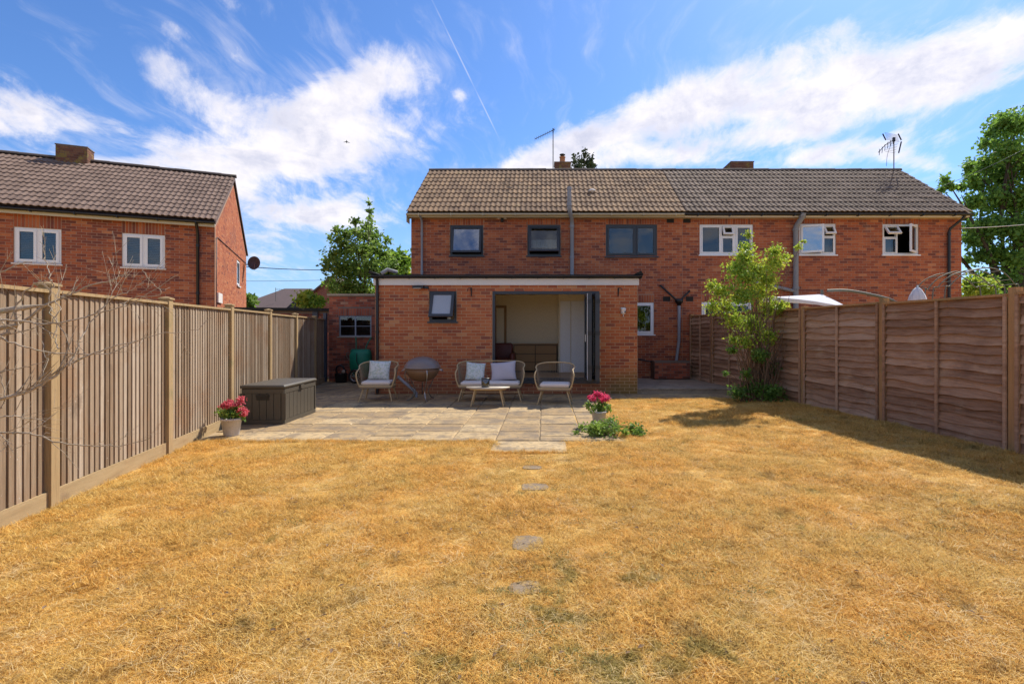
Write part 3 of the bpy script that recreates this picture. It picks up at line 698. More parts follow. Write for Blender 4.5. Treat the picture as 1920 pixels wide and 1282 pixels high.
pipe(ext, [(.07, -.10, 2.72), (.07, -.06, 2.64), (.07, -.055, 2.5), (.07, -.055, 0.02)], .034, m_black, collars=[((.07, -.055, 2.3), (0, 0, 1)), ((.07, -.055, 1.45), (0, 0, 1)), ((.07, -.055, .6), (0, 0, 1))])
pipe(ext, [(.20, -.16, 2.80), (.32, -.10, 2.90), (.48, .1, 2.86)], .045, m_greyd, 'waste_pipe')
w, h = .634, .724
window(ext, O0, 0, *eh[0], m_anth, [{'r': (.04, w-.04, .04, h-.04), 'k': 'top', 'a': 27, 'g': m_glass_frost, 't': .065}], sill=m_anth)
# door frame and folded door leaves
x0, x1 = eh[1][0], eh[1][1]
f = MB(); f.box(x0+.003, x0+.06, .0, .10, .333, 2.417); f.box(x1-.055, x1-.003, .0, .10, .333, 2.417); f.box(x0+.06, x1-.055, .0, .10, 2.34, 2.417); f.box(x0+.06, x1-.055, -.03, .12, .333, .375)
f.build('door_frame', m_anth, ext)
MB().box(x0, x1, -.06, .02, .25, .328).build('door_sill', m_anth, ext)
def leaf(u, ya, skew, handle=False):
    m_ = MB(); L = .72; b = .075
    T = Matrix.Translation((u, -.03, .38)) @ Matrix.Rotation(skew, 4, 'Z')
    for (a0, a1, c0, c1) in ((-L, 0, 0, b), (-L, 0, 1.94-b, 1.94), (-L, -L+b, b, 1.94-b), (-b, 0, b, 1.94-b)):
        m_.box(-.028, .028, a0, a1, c0, c1, M=T)
    lf = m_.build('folding_door', m_anth, ext)
    MB().box(-.008, .008, -L+b, -b, b, 1.94-b, M=T).build('pane', m_glass, lf)
    for zz in (.25, 1.0, 1.7): MB().box(-.035, .035, -L-.012, -L+.03, zz, zz+.09, M=T).build('hinge', m_black, lf)
    if handle:
        MB().tube([T @ Vector((-.07, -L+.05, .86)), T @ Vector((-.07, -L+.05, 1.02))], .012, 8).build('handle', m_steel, lf)
        MB().box(-.036, -.029, -L-.012, -L+.014, .02, 1.92, M=T).build('door_seal', m_white, lf)
for i, (u, sk) in enumerate(((x1-.33, .02), (x1-.25, -.04), (x1-.165, .03), (x1-.09, -.02))): leaf(u, 0, sk, i == 0)
# room behind the doors (joined to the back of the extension)
rm = MB()
RX0, RX1, RY = x0-1.0, x1+.35, 2.66
rm.box(RX0, RX1, RY, RY+.08, .30, 2.56); rm.box(RX0-.08, RX0, .14, RY, .30, 2.56); rm.box(RX1, RX1+.08, .145, RY, .30, 2.56)
rm.build('inner_wall', m_room, ext)
MB().box(RX0, RX1, .13, RY, .27, .325).build('room_floor', m_roomfloor, ext)
MB().box(RX0, RX1, .145, RY, 2.50, 2.56).build('ceiling', m_room, ext)
MB().box(RX1-1.25, RX1-.42, RY-.5, RY-.001, .33, 2.499).build('chimney_breast', m_room, ext)
wd = MB().box(RX1-.90, RX1-.42, RY-.53, RY-.502, .34, 2.30).build('cupboard_door', m_white, ext)
MB().box(RX1-1.20, RX1-.92, RY-.53, RY-.502, .34, 2.30).build('cupboard_door', m_white, ext)
MB().box(x0+1.55-.1, x0+1.56-.1, RY-.01, RY, .33, 2.45)
# furniture in the room
cd = thing('chest_of_drawers', 'wide low oak chest of drawers against the back wall of the room', 'chest of drawers', (EX0+x0+.95, EY+RY-.46, .328))
MB().box(-.58, .62, .02, .43, 0, .76).build('carcass', m_dark, cd); MB().box(-.60, .64, 0, .45, .761, .79).build('top', m_oak, cd)  # carcass coloured near-black so the gaps between the oak drawers look shaded
for i in range(2):
    for k in range(3): MB().box(-.575+i*.6, .007+i*.6, -.005, .018, .05+k*.235, .27+k*.235).build('drawer', m_oak, cd)
ac = thing('leather_armchair', 'dark red leather armchair just inside the doors on the left', 'armchair', (EX0+x0+.02, EY+1.6, .328))
def rbox(x0, x1, y0, y1, z0, z1, r=.05, n=3):
    """soft-edged box"""
    mb = MB(); pts = []; N_ = 8
    cx, cy, cz = (x0+x1)/2, (y0+y1)/2, (z0+z1)/2; hx, hy, hz = (x1-x0)/2, (y1-y0)/2, (z1-z0)/2
    lv = [-1, -1+r/hz*.35, -1+r/hz, 0, 1-r/hz, 1-r/hz*.35, 1]
    ins = [r, r*.3, 0, 0, 0, r*.3, r]
    for z, i in zip(lv, ins):
        ring = []
        for (sx, sy) in ((1, 1), (-1, 1), (-1, -1), (1, -1)):
            for k in range(n+1):
                a = {(1, 1): 0, (-1, 1): 90, (-1, -1): 180, (1, -1): 270}[(sx, sy)]+90*k/n
                rr = max(r-i*.5, .002)
                ring.append((cx+sx*(hx-i-rr)+rr*math.cos(R(a)), cy+sy*(hy-i-rr)+rr*math.sin(R(a)), cz+z*hz))
        pts.append(ring)
    m = len(pts[0]); vs = [p for rr in pts for p in rr]
    fs = [(a*m+b, a*m+(b+1) % m, (a+1)*m+(b+1) % m, (a+1)*m+b) for a in range(len(pts)-1) for b in range(m)]
    mb.add(vs, fs, .5, True); mb.add(pts[0], [tuple(range(m))[::-1]], .5, True); mb.add(pts[-1], [tuple(range(m))], .5, True)
    return mb
rbox(-.30, .30, -.3, .35, .12, .42).build('seat', m_leather, ac); rbox(-.34, .34, .30, .48, .12, .82).build('backrest', m_leather, ac)
for sx in (-1, 1): rbox(-.06+sx*.36, .06+sx*.36, -.32, .45, .1, .58).build('armrest', m_leather, ac)
for sx in (-1, 1):
    for sy in (-1, 1): MB().box(sx*.3-.02, sx*.3+.02, sy*.27-.02, sy*.27+.02, 0, .12).build('leg', m_dark, ac)
mi = thing('wall_mirror', 'tall oak-framed mirror on the back wall of the room, left of the chest', 'mirror', (EX0+x0-.22, EY+RY-.04, 1.05))
bars(MB(), .36, 1.15, .07, 0, .03).build('frame', m_oak, mi); MB().box(.07, .29, .012, .02, .07, 1.08).build('painted_mirror_pane', m_room, mi)  # pane in matt wall colour, painted in place of a mirrored room

# fittings on the walls
fl = thing('floodlight', 'slim black floodlight under the fascia left of the extension window', 'floodlight', (at(787, 540, 11.95).x, 11.99, at(787, 539, 11.95).z))
MB().box(-.15, .10, -.14, -.02, -.02, .035).build('housing', m_black, fl); MB().box(-.13, .05, -.142, -.04, -.03, -.021).build('lamp_glass', m_lamp, fl)
MB().box(.10, .2, -.06, -.0, -.03, .03).build('mount', m_black, fl)
def bracket(px, lab, s=1):
    b = thing('hanging_bracket', lab, 'bracket', (at(px, 550, 11.99).x, 11.985, at(px, 543, 11.99).z))
    MB().box(-.012, .012, -.012, 0, -.16, .04).build('backplate', m_black, b)
    MB().tube(spline([(0, -.01, .02), (.0, -.12, .035), (.03*s, -.2, .02), (.05*s, -.24, -.02), (.06*s, -.22, -.05)], 4), .007, 6).build('arm', m_black, b)
    MB().tube([(0, -.01, -.13), (.0, -.10, -.04), (.0, -.17, .02)], .006, 6).build('brace', m_black, b)
bracket(884, 'black scrolled hanging basket bracket between the small window and the doors', -1)
bracket(1159, 'black scrolled hanging basket bracket right of the folding doors')
wl = thing('wall_lamp', 'white bulkhead wall lamp near the right corner of the extension', 'lamp', (at(1168, 583, 11.99).x, 11.985, at(1168, 583, 11.99).z))
MB().lathe([(.0, -.08), (.035, -.075), (.055, -.03), (.06, .03), (.065, .035), (.065, .06), (0, .062)], 14, (0, -.06, 0)).build('lamp_body', m_white, wl)
MB().box(-.05, .05, -.012, 0, -.06, .08).build('backplate', m_fascia, wl); MB().tube([(.03, -.10, -.03), (.03, -.125, -.03)], .016, 8).build('sensor', m_black, wl)
MB().tube([(0, -.06, -.08), (0, -.06, -.13)], .01, 6).build('drip_spout', m_fascia, wl)
sl = thing('security_light', 'black and white twin-head security camera light under the eaves', 'security light', (at(942, 411, 15).x, 14.985, at(942, 411, 15).z))
MB().box(-.04, .04, -.06, 0, -.04, .06).build('mount', m_black, sl)
for sx in (-1, 1): MB().lathe([(.0, 0), (.045, .01), (.05, .06), (.03, .09), (0, .095)], 12, (sx*.09, -.09, -.02)).build('lamp_head', m_fascia, sl)
MB().lathe([(0, -.11), (.035, -.10), (.045, -.05), (.03, -.02), (0, -.02)], 12, (0, -.07, 0)).build('camera_dome', m_black, sl)

# ------------------------------------------------------------------ left neighbour house
LA = math.atan2(.40, .916)
lh = thing('brick_house', 'red brick house beyond the left fence with mauve-brown tiled roof and sunlit gable', 'house', (-9.9, 15.4, 0), LA)
LW, LD, LE = 10.0, 7.0, 4.66
lhh = [(LW-4.545, LW-3.57, 3.28, 4.24), (LW-2.24, LW-1.24, 3.28, 4.25)]
bpy.context.view_layer.update()
wall_mesh(LW, LE, lhh).build('wall', m_mort, lh, (-LW, 0, 0))
lay_bricks(lh, (-LW, 0, 0), 0, LW, LE, lhh, m_brick_left, [(a, b, d, LE) for a, b, c, d in lhh], lambda x, y: y < 535 and x < 402, 300, (.52, .21), darks=.24)
sh_ = [(4.3, 5.05, 3.2, 4.2)]
gw = wall_mesh(LD, LE, sh_)
RP = math.atan2(7.0-4.70, 3.75)
gw.add([(-.0, 0, LE), (LD, 0, LE), (LD/2, 0, LE+LD/2*math.tan(RP)), (0, .1, LE), (LD, .1, LE), (LD/2, .1, LE+LD/2*math.tan(RP))], [(0, 1, 2), (5, 4, 3), (0, 2, 5, 3), (1, 4, 5, 2)])
gw.build('wall', m_mort, lh, (0.0, .101, 0), (0, 0, R(90)))
def gclip(z):
    if z < LE: return (0, LD)
    t = (z-LE+.05)/math.tan(RP); return (t, LD-t) if t < LD/2 else (0, 0)
lay_bricks(lh, (.0, .101, 0), R(90), LD, LE+LD/2*math.tan(RP), sh_, m_brick_left, (), None, 0, (.68, .14), clipx=gclip, darks=.06)
s = MB(); s.box(-LW, -.1, LD-.1, LD, 0, LE); s.box(-LW, -LW+.1, .1, LD-.1, 0, LE); s.build('outer_wall', m_brick_plain, lh)
zt_ = LE+.10+3.75*math.tan(RP)
d = MB(); xa, xb = -LW-.05, .06
d.add([(xa, -.25, LE+.08), (xb, -.25, LE+.08), (xb, 3.5, zt_), (xa, 3.5, zt_), (xa, LD+.25, LE+.08), (xb, LD+.25, LE+.08)], [(0, 1, 2, 3), (3, 2, 5, 4)])
d.add([(xa, -.25, LE+.03), (xb, -.25, LE+.03), (xb, 3.5, zt_-.05), (xa, 3.5, zt_-.05), (xa, LD+.25, LE+.03), (xb, LD+.25, LE+.03)], [(3, 2, 1, 0), (4, 5, 2, 3)])
for x in (xa, xb): d.add([(x, -.25, LE+.08), (x, 3.5, zt_), (x, LD+.25, LE+.08), (x, LD+.25, LE-.02), (x, 3.5, zt_-.12), (x, -.25, LE-.02)], [(0, 1, 4, 5), (1, 2, 3, 4)])
d.build('roof', m_far_roof, lh)
tile_roof(lh, .08-.30*22, 22, -.29, LE+.085, RP, 12, m_tile_left, gauge=.352)
tile_roof(lh, .08-.30*34, 12, -.29, LE+.085, RP, 3, m_tile_left, gauge=.352)
ridge(lh, -LW, .09, 3.5, zt_, m_ridge)
MB().box(-LW, .02, -.19, -.165, LE-.10, LE+.03).build('fascia_board', m_cream, lh)
MB().box(-LW, .02, -.164, 0, LE-.02, LE).build('soffit', m_cream, lh)
gutter(lh, -LW, .06, -.25, LE+.03, m_black)
pipe(lh, [(-.43, -.25, LE-.02), (-.42, -.18, LE-.14), (-.42, -.07, LE-.30), (-.42, -.07, .1)], .04, m_black, collars=[((-.42, -.07, 4.0), (0, 0, 1)), ((-.42, -.07, 2.6), (0, 0, 1))])
pipe(lh, [(-5.02, -.25, LE-.02), (-5.0, -.07, LE-.30), (-5.0, -.07, .1)], .04, m_black)
for hh, lab in zip(lhh, ('white two-pane window with half-open blinds', 'white two-pane window with closed blinds')):
    w, h = hh[1]-hh[0]-.006, hh[3]-hh[2]-.006
    window(lh, (-LW, 0, 0), 0, *hh, m_white, two_light(w, h, m_glass, .05, .06), sill=m_fascia, back=('blind', m_blind), label=lab)
window(lh, (.0, .101, 0), R(90), *sh_[0], m_white, [{'r': (.05, .69, .05, .94)}], sill=m_white)
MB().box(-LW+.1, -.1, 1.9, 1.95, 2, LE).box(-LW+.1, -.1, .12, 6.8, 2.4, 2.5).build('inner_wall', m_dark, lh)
MB().tube([(.02, .15, .2), (.02, .15, 4.30), (.02, .3, 4.34), (.02, 6.9, 4.34)], .012, 6).build('cable', m_black, lh)
s_ = 4.41; chimney(lh, 0, 0, 0, 0, .55, org=(-s_-.43, -s_+.36, 3.15, 7.43), m=m_brick_chim)
MB().box(.004, .05, .3, 1.0, 2.35, 2.65).build('meter_box', m_fascia, lh)
dp = at(476, 493, 21.4)
sd = thing('satellite_dish', 'grey satellite dish on the far corner of the left house', 'satellite dish', dp)
dd = MB(); vs = []; n = 20
for i, (r, y) in enumerate(((0, .09), (.1, .08), (.2, .05), (.31, 0))):
    for j in range(n): vs.append((r*math.cos(2*math.pi*j/n), y, r*.9*math.sin(2*math.pi*j/n)))
dd.add(vs, [(i*n+j, i*n+(j+1) % n, (i+1)*n+(j+1) % n, (i+1)*n+j) for i in range(3) for j in range(n)], .5, True)
dd.build('dish', mat('dish_grey', [(.06, .08, .12), (.08, .10, .15)], rough=.5), sd, rot=(0, 0, R(-12)))
MB().tube([(-.45, .1, -.05), (-.1, .12, -.05), (0, .12, -.04)], .025, 8).build('wall_arm', m_greyd, sd)
MB().tube([(0, .05, -.05), (.05, -.02, -.28), (.1, -.3, -.30)], .015, 8).build('feed_arm', m_greyd, sd)

# ------------------------------------------------------------------ brick shed and dark-capped outbuilding
sx0 = -6.3; shed = thing('brick_shed', 'weathered brick outhouse with metal window between fence and extension', 'outhouse', (sx0, 15.0, 0))
SW = -4.05-sx0; shh = [(.30, 1.24, 1.31, 1.92)]
wall_mesh(SW, 2.50, shh).build('wall', m_mort_dark, shed)
lay_bricks(shed, (0, 0, 0), 0, SW, 2.48, shh, m_brick_shed, [(.28, 1.26, 1.92, 2.14)], lambda x, y: x < 700, 300, (.5, .24))
MB().box(-.04, SW, -.05, .16, 2.50, 2.56).build('coping', m_conc, shed)
MB().box(0, .1, .1, 2.4, 0, 2.4).box(.1, SW, 2.3, 2.4, 0, 2.4).box(0, SW, .17, 2.4, 2.40, 2.48).build('side_wall', m_brick_plain, shed)
w, h = .934, .604
wz = window(shed, O0, 0, *shh[0], m_grey, [{'mull': (w/2-.02, w/2+.02, 0, .05, .03, h-.03)}, {'mull': (.03, w/2-.02, 0.01, .03, h/2-.01, h/2+.01)}, {'mull': (w/2+.02, w-.03, 0.01, .03, h/2-.01, h/2+.01)},
    {'r': (.03, w/2-.02, .03, h/2-.01), 'sash': False}, {'r': (w/2+.02, w-.03, .03, h/2-.01), 'sash': False}, {'r': (.03, w/2-.02, h/2+.01, h-.03), 'sash': False}, {'r': (w/2+.02, w-.03, h/2+.01, h-.03), 'sash': False}], t=.03, sill=m_conc)
MB().box(-.12, -.04, -.12, -.02, -.0, 2.0).build('corner_post', m_blue, shed)
ob = thing('brick_outbuilding', 'low dark brick outbuilding with black flat roof behind the left fence', 'outbuilding', (-9.75, 15.7, 0), math.atan2(.9, 3.2))
OW = 3.3
wall_mesh(OW, 2.10, []).build('wall', m_mort_dark, ob)
lay_bricks(ob, (0, 0, 0), 0, OW, 2.08, [], m_brick_shed, (), lambda x, y: y < 606, 120, (.38, .24))
MB().box(-.05, OW+.05, -.10, 2.2, 2.10, 2.20).build('flat_roof', m_felt, ob)
MB().box(0, .1, .1, 2.1, 0, 2.09).box(OW-.1, OW, .1, 2.1, 0, 2.09).build('side_wall', m_brick_plain, ob)
MB().box(2.45, 2.6, -.06, -.008, 1.2, 2.09).build('board', m_blue, ob)

# ------------------------------------------------------------------ ground
def lawn_h(x, y):
    s = np.clip((x-2.4)/2.6, 0, 1); s = s*s*(3-2*s)
    t = np.clip((11.4-y)/1.2, 0, 1); t = t*t*(3-2*t)
    return -.012+.115*s*t+.006*np.sin(x*2.1+y*1.3)+.005*np.sin(x*4.7-y*3.1)-.004
gx = np.concatenate([np.linspace(-30, -8, 12)[:-1], np.linspace(-8, 8, 161), np.linspace(8, 30, 12)[1:]])
gy = np.concatenate([np.linspace(-14, 0, 15)[:-1], np.linspace(0, 16, 161)])
X, Y = np.meshgrid(gx, gy); Z = lawn_h(X, Y)
Z = np.where((Y > 11.05) & (X > .9) | (Y > 6.95) & (X < .3) | (Y > 6.2) & (X > -.72) & (X < .36), -.03, Z)
lw = MB(); nx, ny = len(gx), len(gy)
lw.v = list(zip(X.ravel().tolist(), Y.ravel().tolist(), Z.ravel().tolist()))
lw.f = [(j*nx+i, j*nx+i+1, (j+1)*nx+i+1, (j+1)*nx+i) for j in range(ny-1) for i in range(nx-1)]
lw.s = [.5]*len(lw.f); lw.sm = [True]*len(lw.f)
lawn = struct('lawn', lw, m_lawn)
struct('ground', MB().add([(-2500, -2500, -.08), (2500, -2500, -.08), (2500, 3500, -.08), (-2500, 3500, -.08)], [(0, 1, 2, 3)]), m_ground)

# patio of slabs
patio = struct('patio', MB().box(-5.6, 1.12, 6.93, 11.99, -.06, -.016).box(-6.6, -3.97, 11.992, 14.98, -.06, -.016).box(1.125, 4.3, 11.22, 11.99, -.06, -.016), m_joint)
slab_mesh = []
def slab_m(w, d, q):
    t = .015
    vs = [(t, t, 0), (w-t, t, 0), (w-t, d-t, 0), (t, d-t, 0), (0, 0, -.014), (w, 0, -.014), (w, d, -.014), (0, d, -.014), (0, 0, -.05), (w, 0, -.05), (w, d, -.05), (0, d, -.05)]
    return MB().add(vs, [(0, 1, 2, 3), (4, 5, 1, 0), (5, 6, 2, 1), (6, 7, 3, 2), (7, 4, 0, 3), (8, 9, 5, 4), (9, 10, 6, 5), (10, 11, 7, 6), (11, 8, 4, 7)], q).mesh('paving_slab', m_sand)
cache = {}
def put_slab(x, y, w, d, z=0.0, parent=patio, tilt=.002, rz=0):
    key = (round(w, 2), round(d, 2), random.randrange(6))
    if key not in cache: cache[key] = slab_m(key[0], key[1], key[2]/5*.9+.05)
    link('paving_slab', cache[key], parent, (x, y, z+random.uniform(-.003, .003)), (random.gauss(0, tilt), random.gauss(0, tilt), rz+random.gauss(0, .002)))
def fenceLx(y): return -3.28-.2104*y
J = .014
for r in range(9):
    y = 6.93+r*.60; d = .586 if r < 8 else .25
    for c in range(-9, 2):
        x = -.06+c*.60; w = .586
        fx = fenceLx(y+.3)+.10
        if x+w < fx: continue
        if x < fx: w = x+w-fx; x = fx
        if w < .1 or (r == 0 and c == 1): continue
        if random.random() < .12 and r < 8 and c < 1 and c > -7:
            put_slab(x, y, w, .286); put_slab(x, y+.30, w, .286); continue
        put_slab(x, y, w, d)
for r in range(5):
    for c in range(5):
        x = -6.55+c*.6; y = 12.0+r*.6
        if x < fenceLx(y)-.1 or x+.586 > -3.97: 
            if x < fenceLx(y)-.1: continue
            w = -3.975-x
            if w > .1: put_slab(x, y, w, .586)
            continue
        put_slab(x, y, .586, .586)
put_slab(-.68, 6.28, .97, .635, -.006)
for i, (x, w) in enumerate(((1.14, .72), (1.87, .80), (2.68, .78), (3.47, .74))): put_slab(x, 11.24, w, .74, .004, rz=.0)
pad = struct('path', MB().box(2.2, 5.0, 12.05, 14.99, -.05, .10, .4), m_conc)
MB().box(2.18, 3.35, 12.02, 12.55, .104, .125, .6).build('paving_slab', m_conc, pad)
MB().box(3.37, 4.3, 12.02, 12.55, .104, .125, .3).build('paving_slab', m_conc, pad)
# stepping stones half sunk in the grass
for i, (px, py, w, d, lab) in enumerate(((1002, 912, .27, .22, 'second'), (998, 877, .22, .16, 'first'), (990, 1017, .225, .26, 'third'), (986, 1100, .20, .16, 'fourth'))):
    Yc = F*1.49/(py-CY); Xc = (px-CX)/F*Yc
    st = MB(); n = 7; ring = [(w/2*(1+random.uniform(-.12, .06))*a, d/2*(1+random.uniform(-.12, .06))*b) for a, b in ((-.86, -.78), (-.2, -1.0), (.8, -.86), (1.0, -.1), (.84, .8), (.1, 1.0), (-.82, .84), (-1.0, .1))]
    k = len(ring); vs = [(x, y, .012) for x, y in ring]+[(x*1.05, y*1.05, -.04) for x, y in ring]
    st.add(vs, [tuple(range(k))]+[(j, k+j, k+(j+1) % k, (j+1) % k) for j in range(k)], .35)
    o = st.build('stepping_stone', m_stone, None, (Xc, Yc, float(lawn_h(Xc, Yc))-.004), (0, 0, random.uniform(-.15, .15)))
    tag(o, ['flat grey stepping stone in the lawn, second from the patio', 'small grey stepping stone nearest the patio edge', 'squarest grey stepping stone, third from the patio', 'broken stepping stone half buried in straw, nearest the viewer'][i], 'stepping stone', 'stepping stones sunk in the lawn')
stones = [((px-CX)/F*(F*1.49/(py-CY)), F*1.49/(py-CY), w/2, d/2) for px, py, w, d in ((1002, 912, .27, .22), (998, 877, .22, .16), (990, 1017, .225, .26), (986, 1100, .16, .12))]

# ------------------------------------------------------------------ left fence
FH = 1.85
ldir = Vector((-.2104, 1, 0)).normalized(); lang = math.atan2(ldir.y, ldir.x)
ys = [2.436+1.889*k for k in range(-2, 7)]+[15.10]
P0 = Vector((fenceLx(ys[0]), ys[0], 0))
lf = thing('wooden_fence', 'closeboard fence of vertical silvered boards with tan posts along the left', 'fence', P0, lang)
S = [(y-ys[0])*math.sqrt(1+.2104**2) for y in ys]
post = MB().box(-.05, .05, -.055, .045, -.1, 1.86).mesh('post', m_postL)
capm = MB().box(-.062, .062, -.067, .057, 1.862, 1.88).add([(-.062, -.067, 1.881), (.062, -.067, 1.881), (.062, .057, 1.881), (-.062, .057, 1.881), (0, -.005, 1.90)], [(0, 1, 4), (1, 2, 4), (2, 3, 4), (3, 0, 4)], .5).mesh('post_cap', m_postL)
bm_ = []
for i in range(10):
    w = .083; z0, z1 = .135, 1.80; q = i/9
    bow = random.uniform(-.003, .003)
    vs = []
    for z, o in ((z0, 0), ((z0+z1)/2, bow), (z1, 0)):
        vs += [(o, -.020, z), (w+o, -.008, z), (w+o, -.002, z), (o, -.002, z)]
    fs = []
    for k in (0, 4): fs += [(k, k+1, k+5, k+4), (k+1, k+2, k+6, k+5), (k+2, k+3, k+7, k+6), (k+3, k, k+4, k+7)]
    fs += [(3, 2, 1, 0), (8, 9, 10, 11)]
    bm_.append(MB().add(vs, fs, q).mesh('fence_board', m_fenceL))
for i, s0 in enumerate(S):
    tp = random.uniform(-.01, .02)
    link('post', post, lf, (s0, 0, tp), (0, random.uniform(-.003, .003), 0)); link('post_cap', capm, lf, (s0, 0, tp))
    if i == len(S)-1: break
    a, b = s0+.052, S[i+1]-.052; dz = random.uniform(-.012, .012)
    n = max(3, round((b-a)/.0755)); pw = (b-a-.008)/n
    for k in range(n):
        link('fence_board', bm_[random.randrange(10)], lf, (a+k*pw, random.uniform(-.002, .002), dz+random.uniform(-.004, .004)), (0, random.uniform(-.0025, .0025), 0))
    MB().box(a-.01, b+.01, -.045, .02, 1.802, 1.83).build('capping_rail', m_postL, lf, (0, 0, dz))
    MB().box(a-.008, b+.008, -.032, .0, -.06, .133).build('gravel_board', m_gravel, lf, (0, 0, dz*.5))
    for zz in (.35, 1.0, 1.6): MB().box(a, b, .006, .04, zz, zz+.08).build('rail', m_postL, lf)

# ------------------------------------------------------------------ right fence
def fenceRx(y): return 6.05-.1167*y
rdir = Vector((-.1167, 1, 0)).normalized(); rang = math.atan2(rdir.y, rdir.x)
ys = [5.826+1.917*k for k in range(-3, 5)]+[14.93]
P0 = Vector((fenceRx(ys[0]), ys[0], .085))
rf = thing('wooden_fence', 'waney lap fence of wavy reddish-brown boards along the right', 'fence', P0, rang)
S = [(y-ys[0])*math.sqrt(1+.1167**2) for y in ys]
ptop = 1.80; NB = 16; gp = (ptop-.02)/NB
def lap_mesh(L, q):
    n = 10; h = gp+.035; vs = []; ph = random.uniform(0, 6); am = random.uniform(.006, .017)
    k1 = random.uniform(3, 6); k2 = random.uniform(9, 14)
    kn = random.randrange(2, n-1)
    for i in range(n+1):
        x = L*i/n; wv = am*math.sin(k1*x+ph)+am*.55*math.sin(k2*x+2*ph)+(-.012 if i == kn else 0)
        o_ = .010*math.sin(k1*.7*x+ph*1.7); vs += [(x, .050+o_+random.uniform(-.002, .002), wv), (x, .004, h), (x, .014+o_, wv+.001)]
    fs = []
    for i in range(n): fs += [(3*i+3, 3*i, 3*i+1, 3*i+4), (3*i+2, 3*i, 3*i+3, 3*i+5)]
    return MB().add(vs, fs, q).mesh('lap_board', m_fenceR)
L0 = S[1]-S[0]-.16; lapv = [lap_mesh(L0, (i+.5)/14) for i in range(14)]
Ll = S[-1]-S[-2]-.16; lapl = [lap_mesh(Ll, random.random()) for i in range(6)]
for i, s0 in enumerate(S):
    pm = MB().box(-.045, .045, -.045, .05, -.15, 1.86+random.uniform(-.01, .03), random.random())
    pm.build('post', m_postR, rf, (s0, 0, 0))
    if i == len(S)-1: break
    a, b = s0+.05, S[i+1]-.05; last = i == len(S)-2; dz = random.uniform(-.012, .012)
    MB().box(a, b, -.004, .002, .0, ptop-.03).build('panel_backing', m_fenceR, rf, (0, 0, dz))
    for k in range(NB):
        link('lap_board', random.choice(lapl if last else lapv), rf, (a+.03, 0, dz+.02+k*gp), (0, random.uniform(-.002, .002), 0))
    for u in (a, (a+b)/2-.018, b-.035): MB().box(u, u+.035, .054, .078, .0, ptop-.002, random.random()).build('batten', m_fenceR, rf, (0, 0, dz))
    MB().box(a, b, -.01, .082, ptop, ptop+.028).build('capping_rail', m_postR, rf, (0, 0, dz))
    MB().box(a, b, .0, .02, -.14, -.002).build('gravel_board', m_fenceR, rf, (0, 0, dz))

# ------------------------------------------------------------------ foliage helpers
def leaves(mb, centers, n, size, spread_fn=None, flat=.0, elong=1.5):
    """centers: list of (Vector, radius, shade) ; n leaves in all, volume-weighted"""
    wts = np.array([c[1]**2 for c in centers]); wts = wts/wts.sum(); cnt = rng.multinomial(n, wts)
    V = []; Fc = []; Sh = []
    for (c, r, s), k in zip(centers, cnt):
        if k == 0: continue
        rr = r*np.minimum(np.abs(rng.normal(0, .72, k))**.8, 1.25)
        d = rng.normal(size=(k, 3)); d /= np.linalg.norm(d, axis=1)[:, None]
        p = np.array(c)+d*rr[:, None]*np.array((1, 1, .85))
        a = rng.normal(size=(k, 3)); a[:, 2] -= .3; a /= np.linalg.norm(a, axis=1)[:, None]
        b = np.cross(a, d+rng.normal(size=(k, 3))*.9); b /= np.linalg.norm(b, axis=1)[:, None]+1e-9
        sz = size*rng.uniform(.55, 1.25, k)[:, None]
        nrm = np.cross(a, b)*sz*.18
        tip = p+a*sz*elong; l = p+a*sz*elong*.45+b*sz*.5+nrm; rt = p+a*sz*elong*.45-b*sz*.5+nrm
        o = len(V)*1
        for i in range(k):
            j = len(V); V.extend((tuple(p[i]), tuple(rt[i]), tuple(tip[i]), tuple(l[i]))); Fc.append((j, j+1, j+2, j+3))
        Sh.extend(np.clip(s+rng.normal(0, .2, k), 0, 1).tolist())
    mb.add(V, Fc); mb.s[-len(Fc):] = Sh
    return mb
def crown_centers(c, rx, rz, n, r, s=(.35, .7), shell=.75, squash=1.0, seed=0):
    out = []
    g = np.random.default_rng(seed)
    for i in range(n):
        d = g.normal(size=3); d /= np.linalg.norm(d); q = shell+(1-shell)*g.random()
        if g.random() < .35: q *= g.random()
        p = Vector((c[0]+d[0]*rx*q, c[1]+d[1]*rx*q*squash, c[2]+d[2]*rz*q))
        out.append((p, r*g.uniform(.55, 1.25), g.uniform(*s)))
    return out
def limb_mb(base, centers, r0, n=8, seed=0, fork=.35):
    mb = MB(); g = random.Random(seed); base = Vector(base)
    top = sum((c[0] for c in centers), Vector())/len(centers)
    fk = base.lerp(top, fork)
    mb.tube(spline([base, base.lerp(fk, .5)+Vector((r0*.4, 0, 0)), fk], 4), [r0*(1-.35*i/8) for i in range(9)], 8)
    for c in g.sample(centers, min(n, len(centers))):
        e = c[0]; m1 = fk.lerp(e, .5)+Vector((g.uniform(-1, 1), g.uniform(-1, 1), g.uniform(-.3, .6)))*(e-fk).length*.12
        pts = spline([fk, m1, e], 4); mb.tube(pts, [r0*.36*(1-.88*i/(len(pts)-1)) for i in range(len(pts))], 6)
        for _ in range(2):
            q = pts[g.randrange(3, len(pts)-1)]; e2 = q+(e-q)*.8+Vector((g.uniform(-1, 1), g.uniform(-1, 1), g.uniform(-.5, .5)))*(e-fk).length*.07
            mb.tube([q, q.lerp(e2, .5), e2], [r0*.16, r0*.1, r0*.04], 5)
    return mb
